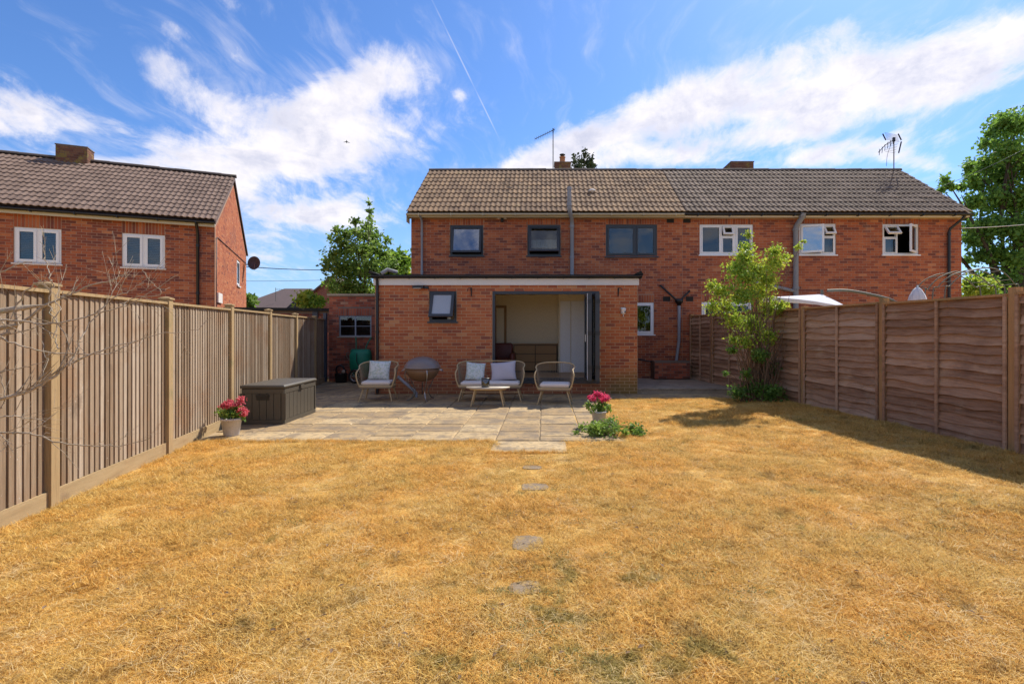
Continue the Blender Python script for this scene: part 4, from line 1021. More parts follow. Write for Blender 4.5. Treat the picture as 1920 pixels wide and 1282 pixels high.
def tree(name, label, base, centers, nleaf, size, ml, r0, group=None, nl=14, seed=1, cat='tree', fork=.35, elong=1.5):
    t = thing(name, label, cat, base, 0, group); B = Vector(base)
    cs = [(c[0]-B, c[1], c[2]) for c in centers]
    limb_mb((0, 0, -.1), cs, r0, nl, seed, fork).build('trunk', m_trunk, t)
    leaves(MB(), cs, nleaf, size, elong=elong).build('crown', ml, t, kind='stuff')
    return t

# shrub in the right of the garden
SY = 10.25
sb = at(1425, 620+F*1.40/SY, SY); sbz = float(lawn_h(sb.x, sb.y))
sh = thing('shrub', 'tall loose shrub with yellow-green leaves and bare brown stems by the right fence', 'shrub', (sb.x, sb.y, sbz))
cl = [(1403, 440, 10), (1400, 462, 14), (1397, 482, 24), (1385, 505, 28), (1420, 505, 28), (1452, 470, 16), (1455, 492, 20), (1474, 482, 12), (1497, 463, 9), (1508, 453, 6), (1350, 545, 22), (1332, 535, 12), (1335, 575, 16), (1360, 575, 22),
      (1390, 555, 28), (1425, 545, 28), (1440, 575, 22), (1375, 600, 22), (1410, 605, 26), (1465, 575, 18), (1375, 635, 14), (1398, 640, 16), (1485, 598, 12), (1500, 618, 9), (1440, 630, 20), (1425, 665, 16), (1443, 690, 18), (1400, 700, 10),
      (1415, 728, 22), (1450, 735, 20), (1385, 735, 18), (1478, 700, 12), (1482, 745, 14), (1360, 700, 6), (1372, 655, 10), (1510, 610, 6), (1400, 520, 24), (1440, 525, 20)]
sc_ = []
for px, py, r in cl:
    p = at(px, py, SY+random.uniform(-.3, .3)); low = py > 640
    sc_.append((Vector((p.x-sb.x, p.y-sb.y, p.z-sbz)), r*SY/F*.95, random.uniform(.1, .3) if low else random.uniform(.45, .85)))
stm = MB()
for i, (c, r, s_) in enumerate(sc_):
    for _ in range(2):
        b0 = Vector((random.gauss(0, .14), random.gauss(0, .10), -.03)); e = c+Vector((random.gauss(0, r*.4), random.gauss(0, r*.4), random.uniform(0, r)))
        m1 = b0.lerp(e, .45); m1.x = b0.x+(e.x-b0.x)*.25+random.gauss(0, .05)
        pts = spline([b0, m1, e], 4); r0 = random.uniform(.008, .017)
        stm.tube(pts, [r0*(1-.75*k/(len(pts)-1)) for k in range(len(pts))], 5, random.random(), cap=False)
for _ in range(34):
    b0 = Vector((random.gauss(0, .13), random.gauss(0, .1), -.02)); a = random.gauss(0, .32); l = random.uniform(.8, 1.7)
    stm.tube([b0, b0+Vector((math.sin(a)*l*.5, random.gauss(0, .06), l*.55)), b0+Vector((math.sin(a)*l, random.gauss(0, .15), l))], [.009, .006, .003], 4, random.random(), cap=False)
stm.build('stem', m_stem, sh, kind='stuff')
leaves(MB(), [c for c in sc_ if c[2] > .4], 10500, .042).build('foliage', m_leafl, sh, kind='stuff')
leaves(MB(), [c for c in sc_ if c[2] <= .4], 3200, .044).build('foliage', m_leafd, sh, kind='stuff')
dn = at(1528, 622, 9.9)
iv = thing('ivy_sprig', 'small dark ivy sprig hanging over the right fence', 'ivy', (dn.x-.1, dn.y, dn.z))
leaves(MB(), [(Vector((0, 0, 0)), .08, .3), (Vector((.25, -.05, .04)), .09, .3), (Vector((.12, 0, .02)), .06, .3), (Vector((-.08, 0, -.1)), .06, .2)], 130, .04).build('foliage', m_leafd, iv, kind='stuff')
MB().tube([(-.12, 0, -.12), (.1, 0, .02), (.3, -.05, .05)], .006, 5).build('stem', m_stem, iv)

# tree behind the shed
TY = 20.0
cl = [(693, 380, 5), (693, 395, 6), (692, 410, 7), (691, 425, 14), (680, 440, 18), (700, 445, 18), (665, 415, 8), (664, 432, 10), (650, 440, 14), (632, 432, 10), (635, 450, 14), (618, 445, 6), (650, 465, 24), (625, 480, 20), (680, 470, 26), (705, 470, 20),
      (727, 450, 8), (720, 480, 18), (615, 500, 12), (612, 490, 8), (640, 505, 26), (670, 505, 28), (700, 505, 26), (725, 510, 18), (625, 535, 18), (655, 540, 26), (685, 545, 26), (710, 545, 20), (740, 500, 12), (645, 560, 24), (680, 570, 24)]
cs = [(at(a, b, TY+random.uniform(-.9, .9)), r*TY/F*1.05, random.uniform(.25, .7)) for a, b, r in cl]
tree('sycamore_tree', 'young broadleaf tree with a tall leader shoot behind the brick outhouse', (at(668, 0, TY).x, TY, 0), cs, 8000, .125, m_leaf, .10, nl=20, elong=1.15)
# trees and bushes behind
def clump(name, label, px0, px1, py0, py1, Y, n, r, nleaf, size, ml, cat='tree', s=(.3, .7), seed=3, group=None, r0=.12):
    g = random.Random(seed); cs = []
    for i in range(n):
        a = g.random()*2*math.pi; q = math.sqrt(g.random())
        px = (px0+px1)/2+(px1-px0)/2*q*math.cos(a); py = (py0+py1)/2+(py1-py0)/2*q*math.sin(a)
        rr = r*g.uniform(.6, 1.2); cs.append((at(px, py, Y+g.uniform(-1, 1)*(px1-px0)/F*Y*.3), rr, g.uniform(*s)))
    b = at((px0+px1)/2, 0, Y)
    return tree(name, label, (b.x, Y, 0), cs, nleaf, size, ml, r0, group, nl=10, seed=seed, cat=cat)
clump('bush', 'bright green bush showing over the dark-capped outbuilding', 556, 606, 548, 585, 19.0, 16, .26, 1500, .10, m_leafl, 'bush', (.3, .6), 5, r0=.05)
clump('tree', 'pale green distant tree between the young tree and the house wall', 712, 775, 480, 520, 34, 18, .6, 1700, .26, m_leafl, s=(.2, .5), seed=6)
clump('tree', 'small distant tree beside the left house gable', 455, 480, 548, 575, 40, 7, .5, 500, .3, m_leaf, seed=8)
clump('conifer', 'sparse dark conifer top showing above the ridge by the clay chimney pot', 1072, 1116, 280, 335, 30, 34, .20, 900, .13, m_conifer, seed=9, s=(.3, .7))
# big tree to the right
TY = 27.0
cl = [(1880, 225, 26), (1910, 240, 32), (1860, 250, 16), (1845, 270, 14), (1890, 280, 36), (1925, 300, 45), (1850, 310, 28), (1880, 330, 34), (1815, 310, 12), (1822, 330, 14), (1830, 345, 20), (1772, 335, 9), (1780, 348, 10), (1765, 355, 8), (1800, 352, 10), (1860, 365, 32), (1910, 375, 36),
      (1830, 380, 22), (1810, 405, 16), (1845, 420, 28), (1885, 425, 30), (1925, 430, 34), (1820, 450, 18), (1835, 480, 20), (1870, 475, 24), (1905, 490, 26), (1940, 480, 34), (1815, 490, 10), (1850, 520, 18), (1885, 530, 22), (1920, 530, 26), (1960, 380, 40), (1970, 300, 40), (1990, 440, 40), (1960, 220, 30), (1815, 430, 12), (1860, 545, 14), (1840, 450, 16)]
cs = []
for a, b, r in cl:
    for _ in range(2): cs.append((at(a+random.uniform(-.3, .3)*r, b+random.uniform(-.3, .3)*r, TY+random.uniform(-2, 2)), r*TY/F*.9, random.uniform(.2, .62)))
tree('oak_tree', 'large dark green broadleaf tree at the right behind the house end', (at(1925, 0, TY).x, TY, 0), cs, 30000, .175, m_leafd, .36, nl=18, fork=.3, elong=1.1)
clump('bush', 'lime green bush beyond the fence below the big tree', 1808, 1862, 505, 560, 19, 18, .30, 2300, .09, m_leafl, 'bush', (.35, .7), 11, r0=.05)
clump('hedge', 'dark hedge behind the metal arches at the right edge', 1840, 1960, 548, 580, 20, 16, .4, 2200, .11, m_leaf, 'hedge', (.3, .6), 12, r0=.05)

# ------------------------------------------------------------------ distant roofs
def gable_house(name, label, px0, px1, py_ridge, py_eave, Y, dep, m, cat='house', wallm=None, hip=0):
    a = at(px0, py_eave, Y); b = at(px1, py_eave, Y); r = at((px0+px1)/2, py_ridge, Y+dep/2)
    o = thing(name, label, cat, ((a.x+b.x)/2, Y, 0)); w = (b.x-a.x)/2
    MB().box(-w+.2, w-.2, .2, dep-.2, 0, a.z-.01).build('wall', wallm or m_brick_plain, o)
    MB().add([(-w, 0, a.z), (w, 0, a.z), (w, dep, a.z), (-w, dep, a.z), (-w+hip, dep/2, r.z), (w-hip, dep/2, r.z)], [(0, 1, 5, 4), (2, 3, 4, 5), (1, 2, 5), (3, 0, 4), (3, 2, 1, 0)]).build('roof', m, o)
    return o, w, a.z, r.z
fh, w_, ze, zr = gable_house('bungalow', 'far brown-roofed building in the gap between the left house and the bush', 430, 600, 541, 578, 42, 8, m_far_roof, hip=2.5)
MB().add([(1.2, -.5, ze), (3.2, -.5, ze), (2.2, -.5, ze+.95), (1.2, 2, ze), (3.2, 2, ze), (2.2, 2.6, ze+.95)], [(0, 1, 2), (1, 4, 5, 2), (0, 2, 5, 3), (0, 3, 4, 1)]).build('dormer', m_far_grey, fh)
fa = thing('tv_aerial', 'tiny distant aerial on the far brown roof', 'aerial', at(517, 556, 43))
MB().tube([(0, 0, -.4), (0, 0, .75)], .02, 5).build('mast', m_rod, fa); MB().tube([(-.05, 0, .6), (.7, .1, .62)], .015, 5).build('boom', m_rod, fa)
for i in range(4): MB().tube([(.05+i*.2, -.2, .6), (.05+i*.2, .2, .6)], .012, 4).build('element', m_rod, fa)
g2 = thing('brick_house', 'red brick gable end peeking out behind the left side of the young tree', 'house', at(622, 0, 38)-Vector((0, 0, at(622, 0, 38).z)))
zz = at(0, 519, 38).z; ze2 = at(0, 549, 38).z
MB().add([(-1.5, 0, 0), (1.5, 0, 0), (1.5, 0, ze2), (0, 0, zz), (-1.5, 0, ze2), (-1.5, 5, 0), (1.5, 5, 0), (1.5, 5, ze2), (0, 5, zz), (-1.5, 5, ze2)], [(0, 1, 2, 3, 4), (9, 8, 7, 6, 5), (0, 4, 9, 5), (1, 6, 7, 2)]).build('wall', m_brick_plain, g2)
MB().add([(-1.7, -.2, ze2-.15), (0, -.2, zz+.05), (1.7, -.2, ze2-.15), (-1.7, 5.2, ze2-.15), (0, 5.2, zz+.05), (1.7, 5.2, ze2-.15), (-1.7, -.2, ze2-.3), (0, -.2, zz-.1), (1.7, -.2, ze2-.3)], [(0, 1, 4, 3), (1, 2, 5, 4), (0, 6, 7, 1), (1, 7, 8, 2)]).build('roof', m_far_roof, g2)
g3 = thing('grey_house', 'grey gabled roof half hidden just left of the main house wall', 'house', at(744, 0, 36)-Vector((0, 0, at(744, 0, 36).z)))
zz = at(0, 494, 36).z; ze2 = at(0, 515, 36).z
MB().add([(-1.2, 0, 0), (1.2, 0, 0), (1.2, 0, ze2), (0, 0, zz), (-1.2, 0, ze2), (-1.2, 5, 0), (1.2, 5, 0), (1.2, 5, ze2), (0, 5, zz), (-1.2, 5, ze2)], [(0, 1, 2, 3, 4), (9, 8, 7, 6, 5), (0, 4, 9, 5), (1, 6, 7, 2)]).build('wall', m_far_roof, g3)
MB().add([(-1.4, -.2, ze2-.15), (0, -.2, zz+.06), (1.4, -.2, ze2-.15), (-1.4, 5.2, ze2-.15), (0, 5.2, zz+.06), (1.4, 5.2, ze2-.15), (-1.4, -.2, ze2-.3), (0, -.2, zz-.1), (1.4, -.2, ze2-.3)], [(0, 1, 4, 3), (1, 2, 5, 4), (0, 6, 7, 1), (1, 7, 8, 2)]).build('roof', m_conc, g3)

# wires
def wire(label, a, b, sag, r, m):
    a, b = Vector(a), Vector(b); pts = [a.lerp(b, t/14)-Vector((0, 0, sag*4*(t/14)*(1-t/14))) for t in range(15)]
    tag(MB().tube([p-a for p in pts], r, 5).build('overhead_cable', m, None, a), label, 'cable')
wire('dark overhead cable running from the satellite dish to the young tree', at(462, 500, 21.6), at(720, 502, 24), .12, .016, m_black)
wire('thin lower overhead wire in the gap beside the left house', at(462, 527, 30), at(640, 524, 32), .03, .010, m_black)
wire('pale overhead cable from the right house corner across the big tree', at(1802, 428, 15.2), at(2000, 412, 18), .05, .009, m_fascia)
wire('thin cable rising from the roof edge across the big tree crown', at(1751, 355, 20), at(1960, 258, 22), .12, .009, m_black)

# aerials
a1 = thing('tv_aerial', 'slim mast aerial with slanted boom beside the clay chimney pot', 'aerial', at(1037, 330, 17.9))
k = 17.9/F
MB().tube([(0, 0, -.2), (0, 0, (330-243)*k)], .016, 6).build('mast', m_rod, a1)
p0 = Vector((3*k, 0, (330-243)*k)); p1 = Vector((-34*k, 0, (330-261)*k))
MB().tube([p0, p1], .012, 6).build('boom', m_rod, a1)
for i in range(12):
    p = p0.lerp(p1, i/11); MB().tube([p+Vector((0, -.16, 0)), p+Vector((0, .16, 0))], .006, 4).build('element', m_rod, a1)
MB().box(-.02, .02, -.02, .02, (330-249)*k, (330-241)*k).build('clamp', m_black, a1)
a2 = thing('tv_aerial', 'wide high-gain aerial with grid reflector on the right end of the ridge', 'aerial', at(1676, 322, 17.6))
k = 17.6/F
def A2(px, py, y=0): return Vector(((px-1676)*k, y, (322-py)*k))
MB().tube([A2(1676, 330), A2(1676, 262)], .018, 6).build('mast', m_greyd, a2)
for (x0_, y0_, x1_, y1_, n_) in ((1655, 251, 1686, 252, 8), (1661, 268, 1688, 268, 7)):
    for i in range(n_):
        t = i/(n_-1); dx = 4*t if y0_ < 260 else -5*t; dy = (13 if y0_ < 260 else 18)*t
        MB().tube([A2(x0_+dx, y0_+dy, -.1), A2(x1_+dx, y1_+dy-.5, .1)], .0045, 4).build('reflector_rod', m_black, a2)
for (a, b) in (((1655, 251), (1661, 263)), ((1684, 251), (1690, 263)), ((1690, 266), (1685, 287))): MB().tube([A2(*a), A2(*b)], .022, 6).build('reflector_edge', m_black, a2)
MB().tube([A2(1677, 262), A2(1660, 272), A2(1647, 286)], .014, 6).build('boom', m_black, a2)
for i in range(6):
    q = A2(1677, 262).lerp(A2(1646, 287), (i+.6)/6)
    MB().tube([q+Vector((-.06, -.1, -.14)), q+Vector((.02, 0, 0)), q+Vector((.08, .1, .14))], .010, 5).build('element', m_black, a2)
MB().box(-.035, .035, -.03, .03, (322-266)*k, (322-258)*k).build('clamp', m_black, a2)
MB().tube(spline([A2(1672, 268), A2(1664, 290), A2(1662, 312)], 4), .006, 4).build('lead', m_black, a2)

# ------------------------------------------------------------------ aeroplane
pl = thing('airplane', 'tiny dark airliner high up against the middle cloud', 'airplane', at(650, 266, 1500), R(20))
MB().lathe([(0, -9), (1.1, -7), (1.3, 0), (1.2, 5), (.3, 10)], 10).build('fuselage', m_plane, pl, rot=(R(80), 0, 0))
MB().add([(-9, 3, 0), (-.5, -2, 0), (.5, -2, 0), (9, 3, 0), (9, 4, 0), (.5, 2, 0), (-.5, 2, 0), (-9, 4, 0), (0, 0, -.5)], [(0, 1, 2, 5, 6, 7), (2, 3, 4, 5), (0, 1, 8), (2, 3, 8)]).build('wing', m_plane, pl, rot=(R(-25), 0, 0))
MB().add([(-.15, 7, 0), (-.15, 9, 3.2), (-.15, 10, 3.2), (-.15, 9.5, 0), (.15, 7, 0), (.15, 9, 3.2), (.15, 10, 3.2), (.15, 9.5, 0)], [(0, 1, 2, 3), (7, 6, 5, 4), (0, 4, 5, 1), (3, 2, 6, 7)]).build('tail_fin', m_plane, pl)

# ------------------------------------------------------------------ garden furniture
def add_ring(path_xyz, r, m, name, parent, n=8, closed=False): return MB().tube(path_xyz, r, n, closed=closed).build(name, m, parent)
def rope_seat(name, label, cat, x, y, rz, half, group=None):
    """tub-shaped rope seat; half = half width"""
    t = thing(name, label, cat, (x, y, .0), rz, group)
    ex = half-.36
    def P(a, rx, ry, z, yo=0):    # a: angle, -90 = front
        c, s = math.cos(a), math.sin(a)
        return Vector(((abs(c)**(.95 if ex < .1 else .8))*(rx)*(1 if c > 0 else -1)+(ex if c > 0 else -ex)*min(1, abs(c)*3), ry*s+yo, z))
    # top frame tube: from front left foot of the arm over the back to the right
    n = 22; top = []; bot = []
    for i in range(n+1):
        a = math.pi+R(24)-(math.pi+R(48))*i/n
        u = abs(i/n-.5)*2                    # 1 at the arm ends, 0 in the middle of the back
        zt = .815-.13*u**2.4
        top.append(P(a, .37, .32, zt)); bot.append(P(a, .31, .27, .33))
    fl_ = [Vector((-half+.06, -.27, .32)), Vector((-half+.015, -.29, .44)), Vector((-half-.01, -.26, .60))]
    fr_ = [Vector((half-.06, -.27, .32)), Vector((half-.015, -.29, .44)), Vector((half+.01, -.26, .60))]
    MB().tube(spline(fl_+top+fr_[::-1], 2), .014, 8).build('frame', m_cane, t)
    MB().tube(spline([Vector((-half+.06, -.27, .32))]+bot+[Vector((half-.06, -.27, .32)), Vector((-half+.06, -.27, .32))], 1), .022, 8).build('seat_rail', m_cane, t)
    ropes = MB(); tt = spline(fl_[1:]+top+fr_[1:][::-1], 4); bb = spline([Vector((-half+.06, -.25, .33))]+bot+[Vector((half-.06, -.25, .33))], 5)
    K = int(56*(1+ex*1.3))
    def samp(p, f): q = f*(len(p)-1); i = min(int(q), len(p)-2); return p[i].lerp(p[i+1], q-i)
    for k in range(K+1): f = k/K; ropes.tube([samp(tt, f), samp(bb, f)], .0045, 4, random.random(), cap=False)
    ropes.build('rope_weave', m_rope, t, kind='stuff')
    sd_ = MB(); 
    for dz in (0, .02, .04): sd_.tube([b_+Vector((0, 0, -.05+dz)) for b_ in bot], .012, 6)
    sd_.tube([(-half+.07, -.27, .295), (half-.07, -.27, .295)], .024, 6)
    sd_.build('seat_band', m_rope, t)
    MB().box(-half+.08, half-.08, -.24, .18, .315, .33).build('seat_panel', m_rope, t)
    for sx in (-1, 1):
        for (ya, yb) in ((-.22, -.30), (.16, .24)):
            MB().tube([(sx*(half-.14), ya, .31), (sx*(half-.05), yb, .0)], [.019, .012], 8).build('leg', m_cane if ya < 0 else m_cane, t)
    MB().tube([(-half+.11, -.25, .19), (half-.11, -.25, .19)], .010, 6).build('stretcher', m_cane, t) if ex > .05 else None
    return t
def cushion_seat(parent_loc, rz, w, d, z, m, label):
    o = rbox(-w/2, w/2, -d/2, d/2, 0, .085, .035, 4).build('seat_cushion', m, None, (parent_loc[0], parent_loc[1], z), (0, 0, rz))
    return tag(o, label, 'cushion')
def pillow(w, h, t, m, loc, rot, label):
    n = 12; mb = MB(); vs = []
    for side in (1, -1):
        for j in range(n+1):
            for i in range(n+1):
                u, v = i/n*2-1, j/n*2-1
                e = (1-u**2)**.45*(1-v**2)**.45 if abs(u) < 1 and abs(v) < 1 else 0
                pinch = 1-.07*(1-abs(u*v))*0
                x = u*w/2*(1-.07*(1-v*v)*abs(u)); z = v*h/2*(1-.07*(1-u*u)*abs(v))
                vs.append((x, side*(t/2*e+.003+.006*math.sin(u*5+v*3)*e), z+h/2))
    k = (n+1)**2
    fs = []
    for j in range(n):
        for i in range(n):
            a = j*(n+1)+i; fs.append((a+1, a, a+n+1, a+n+2)); b = k+a; fs.append((b, b+1, b+n+2, b+n+1))
    for i in range(n):
        fs.append((i, i+1, k+i+1, k+i)); a = n*(n+1)+i; fs.append((a+1, a, k+a, k+a+1))
        a = i*(n+1); fs.append((a+n+1, a, k+a, k+a+n+1)); a = i*(n+1)+n; fs.append((a, a+n+1, k+a+n+1, k+a))
    mb.add(vs, fs, .5, True)
    return tag(mb.build('cushion', m, None, loc, rot), label, 'cushion')
g_ = 'rope-backed garden armchairs'
C1 = (at(709, 0, 10.9).x, 10.95); C2 = (at(1041, 0, 10.5).x, 10.52); SF = (at(920, 0, 10.9).x, 10.98)
rope_seat('garden_chair', 'rope-backed garden armchair holding a leaf-print cushion, left of the kettle grill', 'armchair', *C1, R(4), .39, g_)
rope_seat('garden_chair', 'rope-backed garden armchair with only a white seat pad, in front of the open doors', 'armchair', *C2, R(-6), .385, g_)
rope_seat('garden_sofa', 'two-seat rope-backed garden sofa behind the oval coffee table', 'sofa', *SF, 0, .71)
cushion_seat((C1[0], C1[1]-.05), R(4), .60, .46, .34, m_cush, 'cream seat pad on the left garden armchair')
cushion_seat((C2[0], C2[1]-.05), R(-6), .60, .46, .34, m_cush, 'plain white seat pad on the garden armchair by the open doors')
cushion_seat((SF[0], SF[1]-.05), 0, 1.24, .44, .325, m_cush, 'long pale seat pad on the garden sofa')
pillow(.46, .42, .15, m_leafy, (C1[0]-.03, C1[1]+.06, .425), (R(-16), R(2), R(5)), 'square leaf-print cushion on the left garden armchair')
pillow(.42, .40, .14, m_leafy, (SF[0]-.36, SF[1]+.06, .41), (R(-18), R(5), R(8)), 'leaf-print cushion on the left half of the garden sofa')
pillow(.56, .42, .15, m_lilac, (SF[0]+.27, SF[1]+.04, .41), (R(-20), R(-6), R(-6)), 'plain lilac-grey cushion on the right half of the garden sofa')
# coffee table
tb = thing('coffee_table', 'oval cane-coloured coffee table in front of the garden sofa', 'table', (at(915, 0, 10.1).x, 10.1, 0))
MB().lathe([(.0, .352), (.43, .352), (.435, .365), (.43, .378), (0, .378)], 36, sy=.55).build('table_top', m_tabletop, tb)
MB().lathe([(.36, .322), (.37, .345), (.36, .350)], 30, sy=.55).build('rim', m_cane, tb)
for sx in (-1, 1):
    for sy in (-1, 1): MB().tube([(sx*.24, sy*.10, .345), (sx*.32, sy*.17, 0)], [.02, .011], 8).build('leg', m_cane, tb)
ln = thing('lantern', 'smoked glass lantern jar with a cream candle on the coffee table', 'lantern', (at(910, 0, 10.0).x, 10.03, .379))
MB().lathe([(.075, .0), (.08, .01), (.08, .165), (.072, .17), (.076, .165), (.076, .012), (0, .01)], 20).build('jar', glass('smoked_glass', .12, (.45, .45, .42)), ln)
MB().lathe([(.03, .012), (.042, .012), (.042, .07), (0, .07)], 14).build('candle', m_candle, ln)
MB().lathe([(.082, .162), (.084, .168), (.08, .178), (0, .18)], 20).build('lid', m_black, ln); MB().tube(spline([(-.06, 0, .178), (-.03, 0, .215), (.03, 0, .215), (.06, 0, .178)], 4), .004, 5).build('handle', m_black, ln)
# kettle grill
KG = (at(791, 0, 10.9).x, 10.95)
kg = thing('kettle_grill', 'taupe kettle-style fire bowl with domed lid on thin curved legs', 'grill', (*KG, 0))
MB().lathe([(.0, .40), (.10, .405), (.20, .44), (.28, .50), (.34, .59), (.365, .68), (.35, .68), (.0, .66)], 32).build('bowl', m_grillb, kg)
MB().lathe([(.385, .683), (.398, .690), (.385, .705), (.372, .74), (.345, .785), (.295, .835), (.22, .885), (.12, .918), (0, .93)], 36).build('lid', m_grill, kg)
for i, a in enumerate((-62, 58, 180-28, -150)):
    c, s_ = math.cos(R(a)), math.sin(R(a))
    MB().tube(spline([(c*.35, s_*.35, .66), (c*.37, s_*.37, .52), (c*.25, s_*.25, .30), (c*.18, s_*.18, .20), (c*.24, s_*.24, .06), (c*.34, s_*.34, .01)], 4), .010, 6).build('leg', m_steel if i < 1 else m_rod, kg)
MB().tube([(0, -.02, .4), (0, -.02, .12)], .012, 6).build('ash_rod', m_black, kg)
for sx in (-1, 1): MB().tube(spline([(sx*.37, -.06, .66), (sx*.43, -.05, .63), (sx*.43, .05, .63), (sx*.37, .06, .66)], 3), .009, 6).build('handle', m_steel, kg)
# loose gutter pipes on the ground
dpipe = thing('drain_pipe', 'loose grey pipe propped from the wall to the paving behind the kettle grill', 'pipe', at(748, 708, 11.85))
q1 = at(777, 733, 11.5)-at(748, 708, 11.85)
MB().tube([(0, 0, 0), q1], .035, 10).build('pipe', m_grey, dpipe); MB().tube([q1, q1+Vector((.05, -.05, -.05)), q1+Vector((.07, -.1, -.14))], [.04, .04, .03], 10).build('elbow', m_greyd, dpipe)
MB().tube([(-.02, 0, .012), (.03, -.02, -.01)], .045, 10).build('collar', m_greyd, dpipe)
# storage box
bx = thing('storage_box', 'dark brown resin storage box with grooved panels against the left fence', 'storage box', (-4.47, 8.70, 0), R(2))
BW, BD, BH = .33, .60, .56
MB().box(-BW+.012, BW-.012, -BD+.012, BD-.012, .02, BH-.001).build('body', m_box, bx)
def grooves(face):
    n = 5 if face == 'end' else 8; L_ = BW if face == 'end' else BD; w_ = (2*L_-.10)/n
    for i in range(n):
        a = -L_+.05+i*w_+.006; b = a+w_-.010
        for sgn in ((-1,) if face == 'end' else (1,)):
            if face == 'end': MB().box(a, b, -BD, -BD+.011, .075, BH-.075).build('panel', m_box, bx)
            else: MB().box(BW-.011, BW, a, b, .075, BH-.075).build('panel', m_box, bx)
grooves('end'); grooves('side')
fr = MB()
for (z0, z1) in ((0, .07), (BH-.07, BH-.002)): fr.box(-BW, BW, -BD-.006, -BD+.011, z0, z1); fr.box(BW-.011, BW+.006, -BD+.012, BD, z0, z1); fr.box(-BW-.006, -BW+.011, -BD+.012, BD, z0, z1); fr.box(-BW, BW, BD-.011, BD+.006, z0, z1)
for sx in (-1, 1): fr.box(sx*BW-.03, sx*BW+.03, -BD-.009, -BD+.03, .071, BH-.071)
fr.box(BW-.03, BW+.009, BD-.03, BD+.009, .071, BH-.071)
fr.build('corner_frame', m_box, bx)
MB().box(-.10, .10, -BD-.018, -BD-.001, BH-.13, BH-.09).box(-.10, .10, -BD-.004, -BD-.001, BH-.18, BH-.13).build('handle', m_black, bx)
lid = rbox(-BW-.025, BW+.025, -BD-.03, BD+.03, BH+.002, BH+.062, .028, 3); lid.build('lid', m_box, bx)
MB().box(BW+.007, BW+.035, -.06, .06, BH-.05, BH+.01).build('latch', m_box, bx)

# flower pots
def flower_pot(name, label, x, y, z, mp, heads, H=.25, R0=.135):
    t = thing(name, label, 'flower pot', (x, y, z))
    MB().lathe([(R0*.68, 0), (R0*.72, .01), (R0*.95, H-.03), (R0*1.06, H-.028), (R0*1.08, H), (R0*.96, H), (R0*.92, H-.03), (0, H-.035)], 24).build('pot', m_pot, t)
    MB().lathe([(0, H-.033), (R0*.9, H-.03)], 16).build('soil', m_soil, t)
    stm = MB(); lf_c = []
    for i, (hx, hz, hr) in enumerate(heads):
        hy = random.uniform(-.08, .08)
        stm.tube(spline([(random.uniform(-.04, .04), random.uniform(-.04, .04), H-.04), (hx*.5, hy*.5, H+(hz-H)*.6), (hx, hy, hz)], 3), .005, 5, cap=False)
        fm = MB(); leaves(fm, [(Vector((hx, hy, hz)), hr*1.1, .5), (Vector((hx+hr*.3, hy-.01, hz+hr*.2)), hr*.7, .7), (Vector((hx-hr*.3, hy-.02, hz)), hr*.7, .4)], 330, .023, elong=.9)
        fm.build('flower_head', mp, t)
    stm.build('stem', m_leaf, t)
    c = [(Vector((random.gauss(0, .075), random.gauss(0, .07), H+random.uniform(.0, .16))), .06, random.uniform(.3, .8)) for _ in range(16)]+[(Vector((.16, 0, H+.02)), .05, .4)]
    leaves(MB(), c, 420, .042, elong=1.2).build('foliage', m_leaf, t, kind='stuff')
    return t
pA = at(434, 620+F*1.47/7.25, 7.25)
flower_pot('flower_pot', 'pale pot of faded pink hydrangeas beside the storage box', pA.x, 7.25, 0.0, m_pinkold,
           [(-.13, .41, .055), (-.07, .46, .05), (.0, .43, .05), (.06, .43, .06), (.09, .50, .055), (.15, .36, .05), (.20, .31, .045), (-.10, .44, .04), (.17, .34, .04)])
pB = at(1123, 0, 8.0)
flower_pot('flower_pot', 'pale pot of bright pink geraniums at the right edge of the patio', pB.x, 8.0, 0.0, m_pink,
           [(-.10, .42, .05), (-.03, .49, .045), (.02, .47, .05), (.09, .44, .055), (.12, .43, .045), (-.13, .44, .035), (.05, .41, .04)], H=.23, R0=.12)
gp_ = at(1135, 620+F*1.47/7.35, 7.35)
lp = thing('leafy_plant', 'low green leafy plant spilling over the grass in front of the pink geranium pot', 'plant', (gp_.x, 7.35, 0))
cs = [(Vector((random.gauss(.04, .24), random.gauss(0, .14), random.uniform(.03, .17))), .09, random.uniform(.3, .8)) for _ in range(34)]+[(Vector((.4, -.05, .04)), .06, .4), (Vector((.5, -.1, .03)), .05, .4), (Vector((-.42, -.02, .04)), .08, .5)]
cs = [(Vector((c.x, c.y, max(.02, c.z*(1-abs(c.x)*1.1)))), r, s_) for c, r, s_ in cs]
leaves(MB(), cs, 2000, .036, elong=1.3).build('foliage', m_leaf, lp, kind='stuff')
stb = MB()
for c, r, s_ in cs[:24]: stb.tube([(0, 0, 0), (c.x*.5, c.y*.5, c.z+.04), c], .004, 4, cap=False)
stb.build('stem', m_stem, lp)

